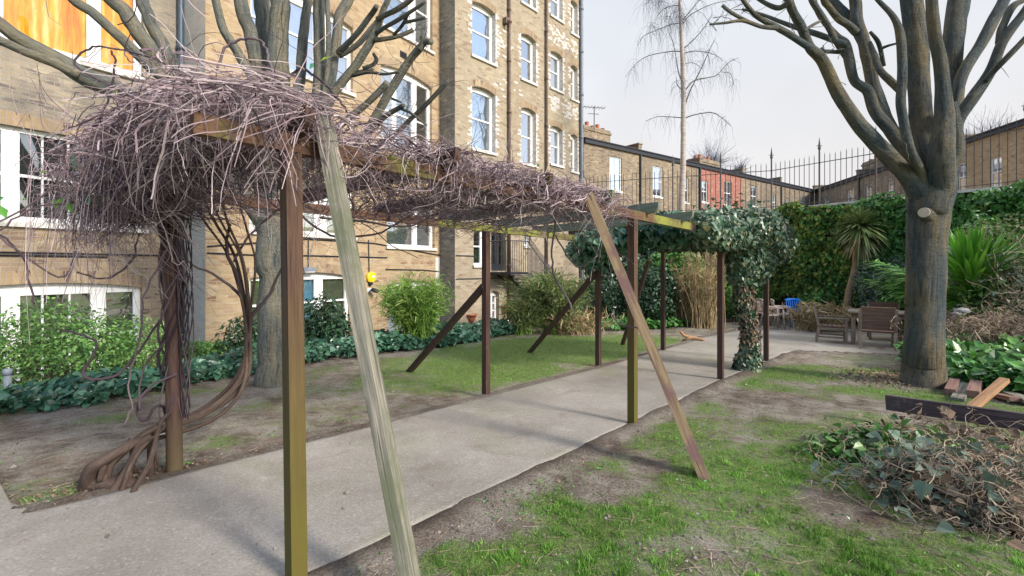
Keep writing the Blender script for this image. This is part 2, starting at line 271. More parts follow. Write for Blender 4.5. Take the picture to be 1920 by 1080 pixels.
# ---------------------------------------------------------------- mesh tools
class MB:
    def __init__(s): s.V = []; s.F = []; s.UV = []; s.n = 0
    def add(s, V, Fc, uv=None):
        V = np.asarray(V, float).reshape(-1, 3)
        for k, f in enumerate(Fc):
            s.F.append((np.asarray(f, int).reshape(1, -1) if np.ndim(f) == 1 else np.asarray(f, int)) + s.n)
            u = None
            if uv is not None:
                u = np.asarray(uv[k], float)
            if u is None: u = np.zeros((s.F[-1].size, 2))
            s.UV.append(u.reshape(-1, 2))
        s.V.append(V); s.n += len(V); return s
    def addnp(s, V, Fa, uv=None):
        V = np.asarray(V, float).reshape(-1, 3); Fa = np.asarray(Fa, int)
        s.V.append(V); s.F.append(Fa + s.n); s.n += len(V)
        s.UV.append(np.zeros((Fa.size, 2)) if uv is None else np.asarray(uv, float).reshape(-1, 2)); return s
    def bar(s, p0, p1, w, h, side=None, ch=0):
        """bar of section w (along side) x h from p0 to p1"""
        p0 = np.array(p0, float); p1 = np.array(p1, float); a = p1 - p0; L = np.linalg.norm(a); a = a / L
        if side is None: side = (1, 0, 0) if abs(a[2]) > .9 else np.cross(a, (0, 0, 1))
        x = np.array(side, float); x = x - a * (x @ a); x /= np.linalg.norm(x); y = np.cross(a, x)
        c = [(-1, -1), (1, -1), (1, 1), (-1, 1)]
        V = [p + x * i * w / 2 + y * j * h / 2 for p in (p0, p1) for i, j in c]
        Fc = [[0, 1, 5, 4], [1, 2, 6, 5], [2, 3, 7, 6], [3, 0, 4, 7], [3, 2, 1, 0], [4, 5, 6, 7]]
        o = random.random() * 7; per = [0, w, w + h, 2 * w + h, 2 * (w + h)]
        uv = [[(o + per[i], o), (o + per[i + 1], o), (o + per[i + 1], o + L), (o + per[i], o + L)] for i in range(4)]
        uv += [[(o, o), (o + w, o), (o + w, o + h * .1), (o, o + h * .1)]] * 2
        return s.add(V, Fc, uv)
    def box(s, c, sz, rz=0):
        c = np.array(c, float); d = np.array([math.cos(rz), math.sin(rz), 0]); n = np.array([-d[1], d[0], 0])
        return s.bar(c - (0, 0, sz[2] / 2), c + np.array((0, 0, sz[2] / 2)), sz[0], sz[1], side=d)
    def tube(s, pts, rad, n=8, cap=True, rough=0):
        P = np.asarray(pts, float); K = len(P); r = np.broadcast_to(np.asarray(rad, float), (K,))
        T = np.gradient(P, axis=0); T /= np.linalg.norm(T, axis=1)[:, None] + 1e-9
        ref = np.array([0, 0, 1.]) if abs(T[0][2]) < .9 else np.array([1., 0, 0])
        X = np.cross(T[0], ref); X /= np.linalg.norm(X); Xs = []
        for k in range(K):
            X = X - T[k] * (X @ T[k]); X /= np.linalg.norm(X); Xs.append(X)
        Xs = np.array(Xs); Ys = np.cross(T, Xs)
        an = np.arange(n) / n * 2 * math.pi
        rr = r[:, None] * np.ones(n)
        if rough: rr = rr * (1 + rough * (fbm3(np.stack([np.cos(an)[None, :] * 1.3 + P[:, :1] * 3, np.sin(an)[None, :] * 1.3 + P[:, 1:2] * 3, P[:, 2:3] * 2.5 + 0 * an], -1)) - .5) * 2)
        V = P[:, None] + Xs[:, None] * (np.cos(an) * rr)[..., None] + Ys[:, None] * (np.sin(an) * rr)[..., None]
        cum = np.concatenate([[0], np.cumsum(np.linalg.norm(np.diff(P, axis=0), axis=1))]) + random.random() * 9
        i = np.arange(K - 1)[:, None] * n; j = np.arange(n)[None]; j2 = (j + 1) % n
        Fa = np.stack([i + j, i + j2, i + n + j2, i + n + j], -1).reshape(-1, 4)
        per = 2 * math.pi * r.mean() / n
        u0 = (j * per + 0 * i).ravel(); u1 = ((j + 1) * per + 0 * i).ravel()
        c0 = np.repeat(cum[:-1], n); c1 = np.repeat(cum[1:], n)
        uv = np.stack([np.stack([u0, c0], -1), np.stack([u1, c0], -1), np.stack([u1, c1], -1), np.stack([u0, c1], -1)], 1)
        s.addnp(V.reshape(-1, 3), Fa, uv)
        if cap:
            base = s.n - K * n
            s.F.append(np.array([[base + k for k in reversed(range(n))]])); s.UV.append(np.zeros((n, 2)))
            s.F.append(np.array([[base + (K - 1) * n + k for k in range(n)]])); s.UV.append(np.zeros((n, 2)))
        return s
    def strands(s, P, r, n=3):
        """P (N,K,3) centre lines, r (N,K) radii: many thin stems at once"""
        N, K, _ = P.shape; T = np.gradient(P, axis=1); T /= np.linalg.norm(T, axis=2)[..., None] + 1e-9
        ref = np.array([.31, .17, .93]); X = np.cross(T, ref); X /= np.linalg.norm(X, axis=2)[..., None] + 1e-9; Y = np.cross(T, X)
        an = np.arange(n) / n * 2 * math.pi
        V = P[:, :, None] + (X[:, :, None] * np.cos(an)[:, None] + Y[:, :, None] * np.sin(an)[:, None]) * np.broadcast_to(r, (N, K))[:, :, None, None]
        i = (np.arange(N)[:, None, None] * K + np.arange(K - 1)[None, :, None]) * n; j = np.arange(n)[None, None]; j2 = (j + 1) % n
        Fa = np.stack([i + j, i + j2, i + n + j2, i + n + j], -1).reshape(-1, 4)
        return s.addnp(V.reshape(-1, 3), Fa)
    def leaves(s, P, N, size, kind='ivy', spread=.7, down=.6, fixdir=None):
        P = np.asarray(P, float); n = len(P); size = np.broadcast_to(size, (n,)) * rng.uniform(.45, 1.4, n)
        nn = np.broadcast_to(N, (n, 3)) + rng.normal(0, spread, (n, 3)); nn /= np.linalg.norm(nn, axis=1)[:, None] + 1e-9
        if fixdir is None:
            t = rng.normal(0, 1, (n, 3)); t[:, 2] -= down * 3
        else: t = fixdir + rng.normal(0, .25, (n, 3))
        if kind in ('blade', 'long'):
            t /= np.linalg.norm(t, axis=1)[:, None]; b = np.cross(t, nn); b /= np.linalg.norm(b, axis=1)[:, None] + 1e-9; nn = np.cross(b, t)
        else:
            t = t - nn * np.sum(t * nn, 1)[:, None]; t /= np.linalg.norm(t, axis=1)[:, None] + 1e-9; b = np.cross(t, nn)
        if kind == 'ivy':
            tv = [(0, 0, 0), (-.48, .12, .10), (-.36, .52, .08), (0, 1, -.05), (.36, .52, .08), (.48, .12, .10), (0, .45, -.03)]
            tf = [(0, 6, 2, 1), (6, 3, 2, 2), (0, 5, 4, 6), (6, 4, 3, 3)]
            tf3 = [(6, 3, 2), (6, 4, 3)]; tf4 = [(0, 6, 2, 1), (0, 5, 4, 6)]
        elif kind == 'oval':
            tv = [(0, 0, 0), (-.27, .45, .07), (0, 1, -.08), (.27, .45, .07)]; tf4 = []; tf3 = [(0, 2, 1), (0, 3, 2)]
        elif kind == 'long':
            tv = [(-.05, 0, 0), (.05, 0, 0), (-.06, .45, .04), (.06, .45, .04), (0, 1, -.14)]; tf4 = [(0, 1, 3, 2)]; tf3 = [(2, 3, 4)]
        else:
            tv = [(-.07, 0, 0), (.07, 0, 0), (0, 1, .0)]; tf4 = []; tf3 = [(0, 1, 2)]
        tv = np.array(tv, float)
        V = P[:, None] + size[:, None, None] * (tv[None, :, :1] * b[:, None] + tv[None, :, 1:2] * t[:, None] + tv[None, :, 2:] * nn[:, None])
        k = len(tv); V = V.reshape(-1, 3); s.V.append(V); off = (np.arange(n) * k)[:, None, None] + s.n
        for tf_ in (tf4, tf3):
            if tf_:
                a = (np.array(tf_)[None] + off).reshape(-1, len(tf_[0])); s.F.append(a); s.UV.append(np.zeros((a.size, 2)))
        s.n += len(V); return s
    def mesh(s, name, mat, origin=(0, 0, 0), smooth=False):
        V = np.concatenate(s.V) - np.array(origin); me = bpy.data.meshes.new(name)
        lt = np.concatenate([np.full(len(f), f.shape[1]) for f in s.F]); li = np.concatenate([f.ravel() for f in s.F])
        ls = np.concatenate([[0], np.cumsum(lt)[:-1]])
        me.vertices.add(len(V)); me.vertices.foreach_set('co', V.ravel().astype(np.float32))
        me.loops.add(len(li)); me.loops.foreach_set('vertex_index', li.astype(np.int32))
        me.polygons.add(len(lt)); me.polygons.foreach_set('loop_start', ls.astype(np.int32)); me.polygons.foreach_set('loop_total', lt.astype(np.int32))
        uv = np.concatenate(s.UV)
        l = me.uv_layers.new(name='UVMap'); l.data.foreach_set('uv', uv.ravel().astype(np.float32))
        me.materials.append(mat); me.update(calc_edges=True); me.validate()
        me.polygons.foreach_set('use_smooth', np.full(len(lt), bool(smooth)))
        return me

def hsh(a, b, c):
    h = (a * 73856093) ^ (b * 19349663) ^ (c * 83492791); h = (h ^ (h >> 13)) * 1274126177; return ((h ^ (h >> 16)) & 0xffff) / 65535.0
def vnoise(p):
    p = np.asarray(p, float); i = np.floor(p).astype(np.int64); f = p - i; f = f * f * (3 - 2 * f); o = 0
    for dx in (0, 1):
        for dy in (0, 1):
            for dz in (0, 1):
                w = (f[..., 0] if dx else 1 - f[..., 0]) * (f[..., 1] if dy else 1 - f[..., 1]) * (f[..., 2] if dz else 1 - f[..., 2])
                o = o + w * hsh(i[..., 0] + dx, i[..., 1] + dy, i[..., 2] + dz)
    return o
def fbm3(p, o=3):
    r = 0; a = .5; t = 0
    for k in range(o): r = r + a * vnoise(np.asarray(p) * 2 ** k + 17.3 * k); t += a; a *= .5
    return r / t
def fbm2(x, y, sc, o=4): return fbm3(np.stack([x * sc, y * sc, 0 * x + 5.2], -1), o)

def tag(o, label=None, cat=None, group=None, kind=None):
    if label: o['label'] = label
    if cat: o['category'] = cat
    if group: o['group'] = group
    if kind: o['kind'] = kind
    return o
def thing(name, label, cat, loc=(0, 0, 0), rz=0, group=None):
    o = bpy.data.objects.new(name, None); COL.objects.link(o); o.location = loc; o.rotation_euler = (0, 0, rz); o.empty_display_size = .1
    return tag(o, label, cat, group)
def origin_of(p):
    v = Vector((0, 0, 0))
    while p is not None: v = v + p.location; p = p.parent
    return v
def part(name, mb, mat, parent=None, smooth=False, label=None, local=False):
    """mesh given in world coordinates (or local to an unrotated parent when local=True)"""
    og = (0, 0, 0) if (parent is None or local) else tuple(origin_of(parent))
    o = bpy.data.objects.new(name, mb.mesh(name, MT[mat] if isinstance(mat, str) else mat, og, smooth)); COL.objects.link(o)
    if parent is not None: o.parent = parent
    if label: o['label'] = label
    return o
def solo(name, mb, mat, label, cat, group=None, kind=None, smooth=False, loc=(0, 0, 0)):
    o = bpy.data.objects.new(name, mb.mesh(name, MT[mat] if isinstance(mat, str) else mat, loc, smooth)); COL.objects.link(o); o.location = loc
    return tag(o, label, cat, group, kind)
def dup(root, loc, rz, label, group=None):
    r = root.copy(); COL.objects.link(r); r.location = loc; r.rotation_euler = (0, 0, rz); r['label'] = label
    if group: r['group'] = group
    for ch in list(root.children):
        c = ch.copy(); COL.objects.link(c); c.parent = r
        for g in ch.children:
            d = g.copy(); COL.objects.link(d); d.parent = c
    return r
def smoothpath(P, sub=5):
    P = np.asarray(P, float)
    if len(P) < 3: 
        t = np.linspace(0, 1, sub + 1)[:, None]; return P[0] * (1 - t) + P[1] * t
    Q = np.vstack([2 * P[0] - P[1], P, 2 * P[-1] - P[-2]]); out = []
    for i in range(1, len(Q) - 2):
        for t in np.arange(sub) / sub:
            a, b, c, d = Q[i - 1], Q[i], Q[i + 1], Q[i + 2]
            out.append(.5 * (2 * b + (c - a) * t + (2 * a - 5 * b + 4 * c - d) * t * t + (3 * b - a - 3 * c + d) * t ** 3))
    out.append(P[-1]); return np.array(out)

# ---------------------------------------------------------------- survey of the place (metres; the photo was measured to get these)
TILT = 25 / F                                             # the garden falls gently away from the viewer
def at(px, py, Y): return np.array([(px - 960) / F * Y, Y, CAMH - (py - HZ) / F * Y])
def gpt(px, py):                                          # point on the garden surface
    Y = CAMH * F / (py - HZ - 25); return np.array([(px - 960) / F * Y, Y])
class Plane:                                              # a vertical facade plane
    def __init__(s, p, d): s.p = np.array(p, float); d = np.array(d, float); s.d = d / np.linalg.norm(d); s.n = np.array([s.d[1], -s.d[0]])
    def u(s, px): k = (px - 960) / F; return (k * s.p[1] - s.p[0]) / (s.d[0] - k * s.d[1])
    def z(s, px, py): return CAMH - (py - HZ) / F * (s.p[1] + s.u(px) * s.d[1])
    def P(s, u, z, o=0): q = s.p + s.d * u + s.n * o; return np.array([q[0], q[1], z])
PL = Plane((-8.53, 8.0), (.535, .845)); PM = Plane((-6.23, 9.74), (.535, .845)); PW = Plane((-1.82, 15.3), (.669, .743))
PT = Plane((6.18, 28.5), (.8, .6))
A0 = np.array([-1.098, 2.38]); DS = np.array([.672, .741]); DN = np.array([-.741, .672])
def ST(s, t): return A0 + DS * s + DN * t
def to_st(x, y): dx = x - A0[0]; dy = y - A0[1]; return dx * DS[0] + dy * DS[1], dx * DN[0] + dy * DN[1]
def sstep(x, a, b): t = np.clip((x - a) / (b - a), 0, 1); return t * t * (3 - 2 * t)
def gz0(x, y):
    x = np.asarray(x, float); y = np.asarray(y, float); yy = np.clip(y, -20, 24)
    z = -TILT * yy
    dL = (x - PL.p[0]) * PL.n[0] + (y - PL.p[1]) * PL.n[1]
    z = z - .55 * (1 - sstep(dL, .8, 3.4)) * sstep(y, -10, 3)
    z = z + .35 * sstep(x - 0.45 * y, 3.2, 7.5) * sstep(y, 2, 5) * (1 - sstep(y, 9, 12))    # ground banks up on the right
    return z
def path_lim(s):
    tR = np.interp(s, [-8, 0, 6, 9.9, 10.5, 11.2, 12.2, 14, 17], [-.03, -.05, .05, .02, -.1, -1.6, -3.2, -4.2, -4.2])
    tL = np.interp(s, [-8, -1.12, -.88, 6, 10, 11.5, 13, 17], [5.2, 5.0, 1.95, 1.97, 2.15, 2.35, 2.3, 2.0])
    return tR, tL
def inpath(x, y, m=0):
    s, t = to_st(x, y); tR, tL = path_lim(s)
    w = .035 * (fbm2(x, y, 3) - .5) * 2
    return np.minimum(np.minimum(t - tR, tL - t), np.minimum(s + 8, 16.8 - s)) + w - m
def gz(x, y):
    b = .05 * (fbm2(np.asarray(x, float), np.asarray(y, float), 1.1) - .5) + .03 * (fbm2(np.asarray(x, float), np.asarray(y, float), 6) - .5)
    return gz0(x, y) + b * (1 - sstep(inpath(x, y), -.25, 0))
# turf patches: centre (photo pixel of the spot on the ground), radii in metres, strength
TURF = []
for px, py, ra, rb, w in [
    (900, 690, 1.4, 1.0, 1.2), (1010, 660, 1.9, 1.1, 1.3), (1080, 645, 2.0, 1.0, 1.2), (780, 700, .8, .7, .75), (1180, 638, 1.3, .8, 1), (1010, 690, .8, .5, .9), (700, 715, .7, .5, .4),
    (420, 830, .22, .15, .6), (610, 790, .0, .1, 0), (130, 930, .22, .16, .8), (195, 790, .3, .2, .45), (480, 700, .6, .3, .4), (340, 740, .6, .3, .4),
    (1040, 960, .30, .24, .9), (985, 1020, .28, .2, .9), (900, 1050, .3, .16, .8), (1120, 1040, .4, .25, .7), (1290, 885, .35, .3, 1.1), (1250, 1000, .4, .3, .65), (1420, 900, .5, .4, .9),
    (1550, 855, .5, .3, 1.1), (1460, 850, .45, .3, .8), (1480, 930, .5, .3, .75), (1330, 960, .4, .3, .7), (1240, 800, .35, .35, .8), (1300, 790, .4, .3, .7), (1650, 1060, .6, .35, .8), (1500, 1050, .6, .3, .75), (1850, 1060, .4, .25, .8), (1720, 1020, .3, .2, .6),
    (1440, 700, .9, .45, .95), (1400, 715, .5, .4, .9), (1480, 690, .9, .3, .7), (1650, 735, .6, .4, .75), (1640, 700, .7, .4, .7), (1330, 760, .35, .35, .8), (1560, 770, .8, .4, .5), (1600, 800, .5, .3, .5), (1730, 745, .6, .3, .9), (1880, 770, .5, .3, .8), (1380, 800, .5, .35, .6), (1380, 860, .4, .3, .7), (1150, 880, .25, .2, .5), (1190, 830, .2, .3, .75), (1380, 1060, .5, .2, .6)]:
    g = gpt(px, py); TURF.append((g[0], g[1], max(ra, .01) * 1.1, max(rb, .01) * 1.5, w))
BARE = [(gpt(1215, 872), .2, .25), (gpt(1090, 910), .25, .2), (gpt(900, 990), .3, .15), (gpt(1130, 925), .2, .2), (gpt(1500, 760), .9, .45), (gpt(1560, 950), .25, .2)]
def turf(x, y):
    x = np.asarray(x, float); y = np.asarray(y, float); s_, t_ = to_st(x, y); g = .16 + .30 * sstep(-t_, .25, .9) * (1 - sstep(y, 4.6, 6.0)) + .12 * sstep(-t_, .2, .8)
    for cx, cy, ra, rb, w in TURF: g = np.maximum(g, w * np.exp(-(((x - cx) / ra) ** 2 + ((y - cy) / rb) ** 2) * .7))
    for c, ra, rb in BARE: g = g * (1 - .85 * np.exp(-(((x - c[0]) / ra) ** 2 + ((y - c[1]) / rb) ** 2)))
    n = fbm2(x, y, 2.3) * .9 + fbm2(x, y, 9) * .5 - .7
    dp = -inpath(x, y); edge = sstep(dp + .12 * (fbm2(x, y, 4) - .5), .05, .34)
    return np.clip((g + n * 1.15) * (.15 + .85 * edge), 0, 1)

# ---------------------------------------------------------------- ground and path
def build_ground():
    xs = np.unique(np.round(np.concatenate([np.arange(-10, 12, .065), np.arange(-22, -10, .7), np.arange(12, 30, .7), np.linspace(-300, -22, 24), np.linspace(30, 300, 24)]), 4))
    ys = np.unique(np.round(np.concatenate([np.arange(1.3, 17, .065), np.arange(17, 30, .5), np.arange(-12, 1.3, .5), np.linspace(-200, -12, 12), np.linspace(30, 400, 24)]), 4))
    X, Y = np.meshgrid(xs, ys); x = X.ravel(); y = Y.ravel()
    ip = inpath(x, y); z = gz(x, y) + .034 * (1 - sstep(np.abs(ip + .03), .0, .14)) * (.5 + fbm2(x, y, 5)) - .06 * sstep(ip, .02, .12)
    nx = len(xs); i = (np.arange(len(ys) - 1)[:, None] * nx + np.arange(nx - 1)[None]).ravel()
    mb = MB(); mb.addnp(np.stack([x, y, z], 1), np.stack([i, i + 1, i + nx + 1, i + nx], 1))
    m, nt, bs = newmat('garden_soil_and_turf')
    v = coords(nt); a = nt.nodes.new('ShaderNodeAttribute'); a.attribute_name = 'turf'
    n1 = noise(nt, v, 1.1, 9, .65); n2 = noise(nt, v, 14, 8, .75); n3 = noise(nt, v, 55, 5, .7)
    soil = ramp(nt, [(.13, .10, .08), (.245, .205, .165), (.35, .31, .26), (.43, .39, .335)], [.38, .46, .53, .62]); nm = noise(nt, v, 4.5, 8, .7, .4); sm_ = nt.nodes.new('ShaderNodeMath'); sm_.operation = 'MULTIPLY_ADD'; sm_.inputs[1].default_value = .55; nt.links.new(nm, sm_.inputs[0]); sh_ = nt.nodes.new('ShaderNodeMath'); sh_.operation = 'MULTIPLY'; sh_.inputs[1].default_value = .45; nt.links.new(n1, sh_.inputs[0]); nt.links.new(sh_.outputs[0], sm_.inputs[2]); nt.links.new(sm_.outputs[0], soil.inputs[0])
    nr = noise(nt, v, 1.9, 5, .6); soilr = mixc(nt, mrange(nt, nr, .55, .68, 0, .55), soil.outputs[0], (.27, .185, .14))
    gr = ramp(nt, [(.07, .14, .025), (.15, .25, .05), (.25, .33, .10)], [.35, .5, .65]); nt.links.new(n2, gr.inputs[0])
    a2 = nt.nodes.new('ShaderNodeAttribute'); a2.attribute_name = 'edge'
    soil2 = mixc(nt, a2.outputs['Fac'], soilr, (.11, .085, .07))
    f = nt.nodes.new('ShaderNodeMath'); f.operation = 'ADD'; nt.links.new(a.outputs['Fac'], f.inputs[0])
    q = mrange(nt, n2, .3, .7, -.32, .32); nt.links.new(q, f.inputs[1])
    c = mixc(nt, mrange(nt, f.outputs[0], .25, .7, 0, .85), soil2, gr.outputs[0])
    c = mixc(nt, .8, c, mrange(nt, n3, .28, .72, .35, 1.6), 'MULTIPLY')
    nt.links.new(c, bs.inputs['Base Color']); bs.inputs['Roughness'].default_value = .95; bs.inputs['Specular IOR Level'].default_value = .15
    hm = nt.nodes.new('ShaderNodeMath'); hm.operation = 'ADD'; nt.links.new(n2, hm.inputs[0]); nt.links.new(n3, hm.inputs[1])
    bump(nt, bs, hm.outputs[0], 1.0, .04)
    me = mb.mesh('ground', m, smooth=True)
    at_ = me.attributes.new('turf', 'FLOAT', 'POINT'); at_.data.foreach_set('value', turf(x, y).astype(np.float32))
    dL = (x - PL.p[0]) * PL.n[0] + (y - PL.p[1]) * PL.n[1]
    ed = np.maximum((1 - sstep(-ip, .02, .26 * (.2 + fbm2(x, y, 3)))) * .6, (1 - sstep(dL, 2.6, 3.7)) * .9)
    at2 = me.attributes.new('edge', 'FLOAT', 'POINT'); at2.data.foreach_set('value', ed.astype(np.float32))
    o = bpy.data.objects.new('ground', me); COL.objects.link(o); tag(o, kind='structure')
build_ground()

def build_path():
    ss = np.arange(-7, 16.6, .1); K = 26
    V = []; 
    for s in ss:
        tR, tL = path_lim(s); tt = np.linspace(tR, tL, K)
        pR, pL = ST(s, tR), ST(s, tL)
        tt[0] += .03 * (fbm2(*pR, 3) - .5) * 2; tt[-1] -= .03 * (fbm2(*pL, 3) - .5) * 2
        P = A0 + DS * s + DN * tt[:, None]; z = gz0(P[:, 0], P[:, 1]) + .018 + .012 * (fbm2(P[:, 0], P[:, 1], 1.3) - .5)
        row = np.column_stack([P, z]); lo = row[[0, -1]].copy(); lo[:, 2] -= .09
        V.append(np.vstack([lo[:1], row, lo[1:]]))
    V = np.array(V); n = len(ss); K2 = K + 2; i = (np.arange(n - 1)[:, None] * K2 + np.arange(K2 - 1)[None]).ravel()
    mb = MB(); mb.addnp(V.reshape(-1, 3), np.stack([i, i + 1, i + K2 + 1, i + K2], 1)[:, ::-1])
    m, nt, bs = newmat('worn_concrete'); v = coords(nt)
    n1 = noise(nt, v, .9, 8, .62); n2 = noise(nt, v, 9, 7, .7); n3 = noise(nt, v, 70, 4, .7)
    r = ramp(nt, [(.25, .23, .20), (.315, .292, .258), (.385, .36, .32)], [.35, .5, .65]); nt.links.new(n1, r.inputs[0])
    c = mixc(nt, mrange(nt, n2, .52, .68, 0, .35), r.outputs[0], (.30, .24, .21))
    g = noise(nt, v, .7, 5, .6, .5); c = mixc(nt, mrange(nt, g, .50, .66, 0, .5), c, (.22, .23, .13)); g2 = noise(nt, v, 1.6, 8, .7, .8); c = mixc(nt, mrange(nt, g2, .56, .66, 0, .5), c, (.19, .145, .115)); g3 = noise(nt, v, 2.4, 7, .7, .3); c = mixc(nt, mrange(nt, g3, .60, .72, 0, .5), c, (.50, .47, .43))
    vo = nt.nodes.new('ShaderNodeTexVoronoi'); vo.inputs['Scale'].default_value = 75; nt.links.new(v, vo.inputs['Vector'])
    sp = nt.nodes.new('ShaderNodeSeparateColor'); nt.links.new(vo.outputs['Color'], sp.inputs[0])
    c = mixc(nt, mrange(nt, sp.outputs[0], .86, .98, 0, .28), c, (.56, .52, .48)); c = mixc(nt, mrange(nt, sp.outputs[1], .88, .98, 0, .3), c, (.16, .14, .13))
    c = mixc(nt, .6, c, mrange(nt, n3, .3, .7, .6, 1.35), 'MULTIPLY')
    nt.links.new(c, bs.inputs['Base Color']); bs.inputs['Roughness'].default_value = .85; bs.inputs['Specular IOR Level'].default_value = .25
    bump(nt, bs, n3, .5, .004)
    o = bpy.data.objects.new('path', mb.mesh('path', m, smooth=False)); COL.objects.link(o); tag(o, kind='structure')
    o.data.polygons.foreach_set('use_smooth', np.array([(k % (K2 - 1)) not in (0, K2 - 2) for k in range(len(o.data.polygons))]))
build_path()

# ---------------------------------------------------------------- buildings
def arc(u, ua, ub, zb, rise):
    """height of a segmental arch crown zb with given rise"""
    if rise <= 0: return zb
    h = (ub - ua) / 2; c = (ua + ub) / 2; Rr = (h * h + rise * rise) / (2 * rise)
    return zb - Rr + math.sqrt(max(0, Rr * Rr - (u - c) ** 2))
def wallmesh(pl, u0, u1, z0, z1, ops, depth=.14, top=None):
    mb = MB(); us = sorted({u0, u1, *[o[0] for o in ops], *[o[1] for o in ops]}); us = [u for u in us if u0 <= u <= u1]
    zs = sorted({z0, z1, *[o[2] for o in ops], *[o[3] for o in ops]})
    def q(a, b, c, d):
        V = [pl.P(*p) for p in (a, b, c, d)]; mb.add(V, [[0, 1, 2, 3]], [[(p[0] + p[2] if len(p) > 2 else p[0], p[1]) for p in (a, b, c, d)]])
    for i in range(len(us) - 1):
        for j in range(len(zs) - 1):
            uc = (us[i] + us[i + 1]) / 2; zc = (zs[j] + zs[j + 1]) / 2
            if any(o[0] < uc < o[1] and o[2] < zc < o[3] for o in ops): continue
            q((us[i], zs[j]), (us[i + 1], zs[j]), (us[i + 1], zs[j + 1]), (us[i], zs[j + 1]))
    for (a, b, c, d, rise) in [o[:5] for o in ops]:
        zs_ = d - rise
        q((a, c, 0), (a, c, -depth), (a, zs_, -depth), (a, zs_, 0)); q((b, c, -depth), (b, c, 0), (b, zs_, 0), (b, zs_, -depth))
        q((a, c, -depth), (a, c, 0), (b, c, 0), (b, c, -depth))
        N = 10 if rise > 0 else 1
        for k in range(N):
            x0 = a + (b - a) * k / N; x1 = a + (b - a) * (k + 1) / N; y0, y1 = arc(x0, a, b, d, rise), arc(x1, a, b, d, rise)
            if rise > 0:
                if d - max(y0, y1) > 1e-4 or True: q((x0, y0), (x1, y1), (x1, d), (x0, d))
            q((x0, y0, 0), (x0, y0, -depth), (x1, y1, -depth), (x1, y1, 0))
    return mb
def pbox(mb, pl, u0, u1, z0, z1, o0, o1):
    """box on a facade plane between offsets o0 (inner) and o1 (outer)"""
    c = [pl.P(u, z, o) for o in (o1, o0) for u, z in ((u0, z0), (u1, z0), (u1, z1), (u0, z1))]
    uvb = [(u0, z0), (u1, z0), (u1, z1), (u0, z1)]
    mb.add(c, [[0, 1, 2, 3], [5, 4, 7, 6], [4, 0, 3, 7], [1, 5, 6, 2], [3, 2, 6, 7], [4, 5, 1, 0]],
           [uvb, uvb, [(o0, z0), (o1, z0), (o1, z1), (o0, z1)], [(o1, z0), (o0, z0), (o0, z1), (o1, z1)], [(u0, o1), (u1, o1), (u1, o0), (u0, o0)], [(u0, o0), (u1, o0), (u1, o1), (u0, o1)]])
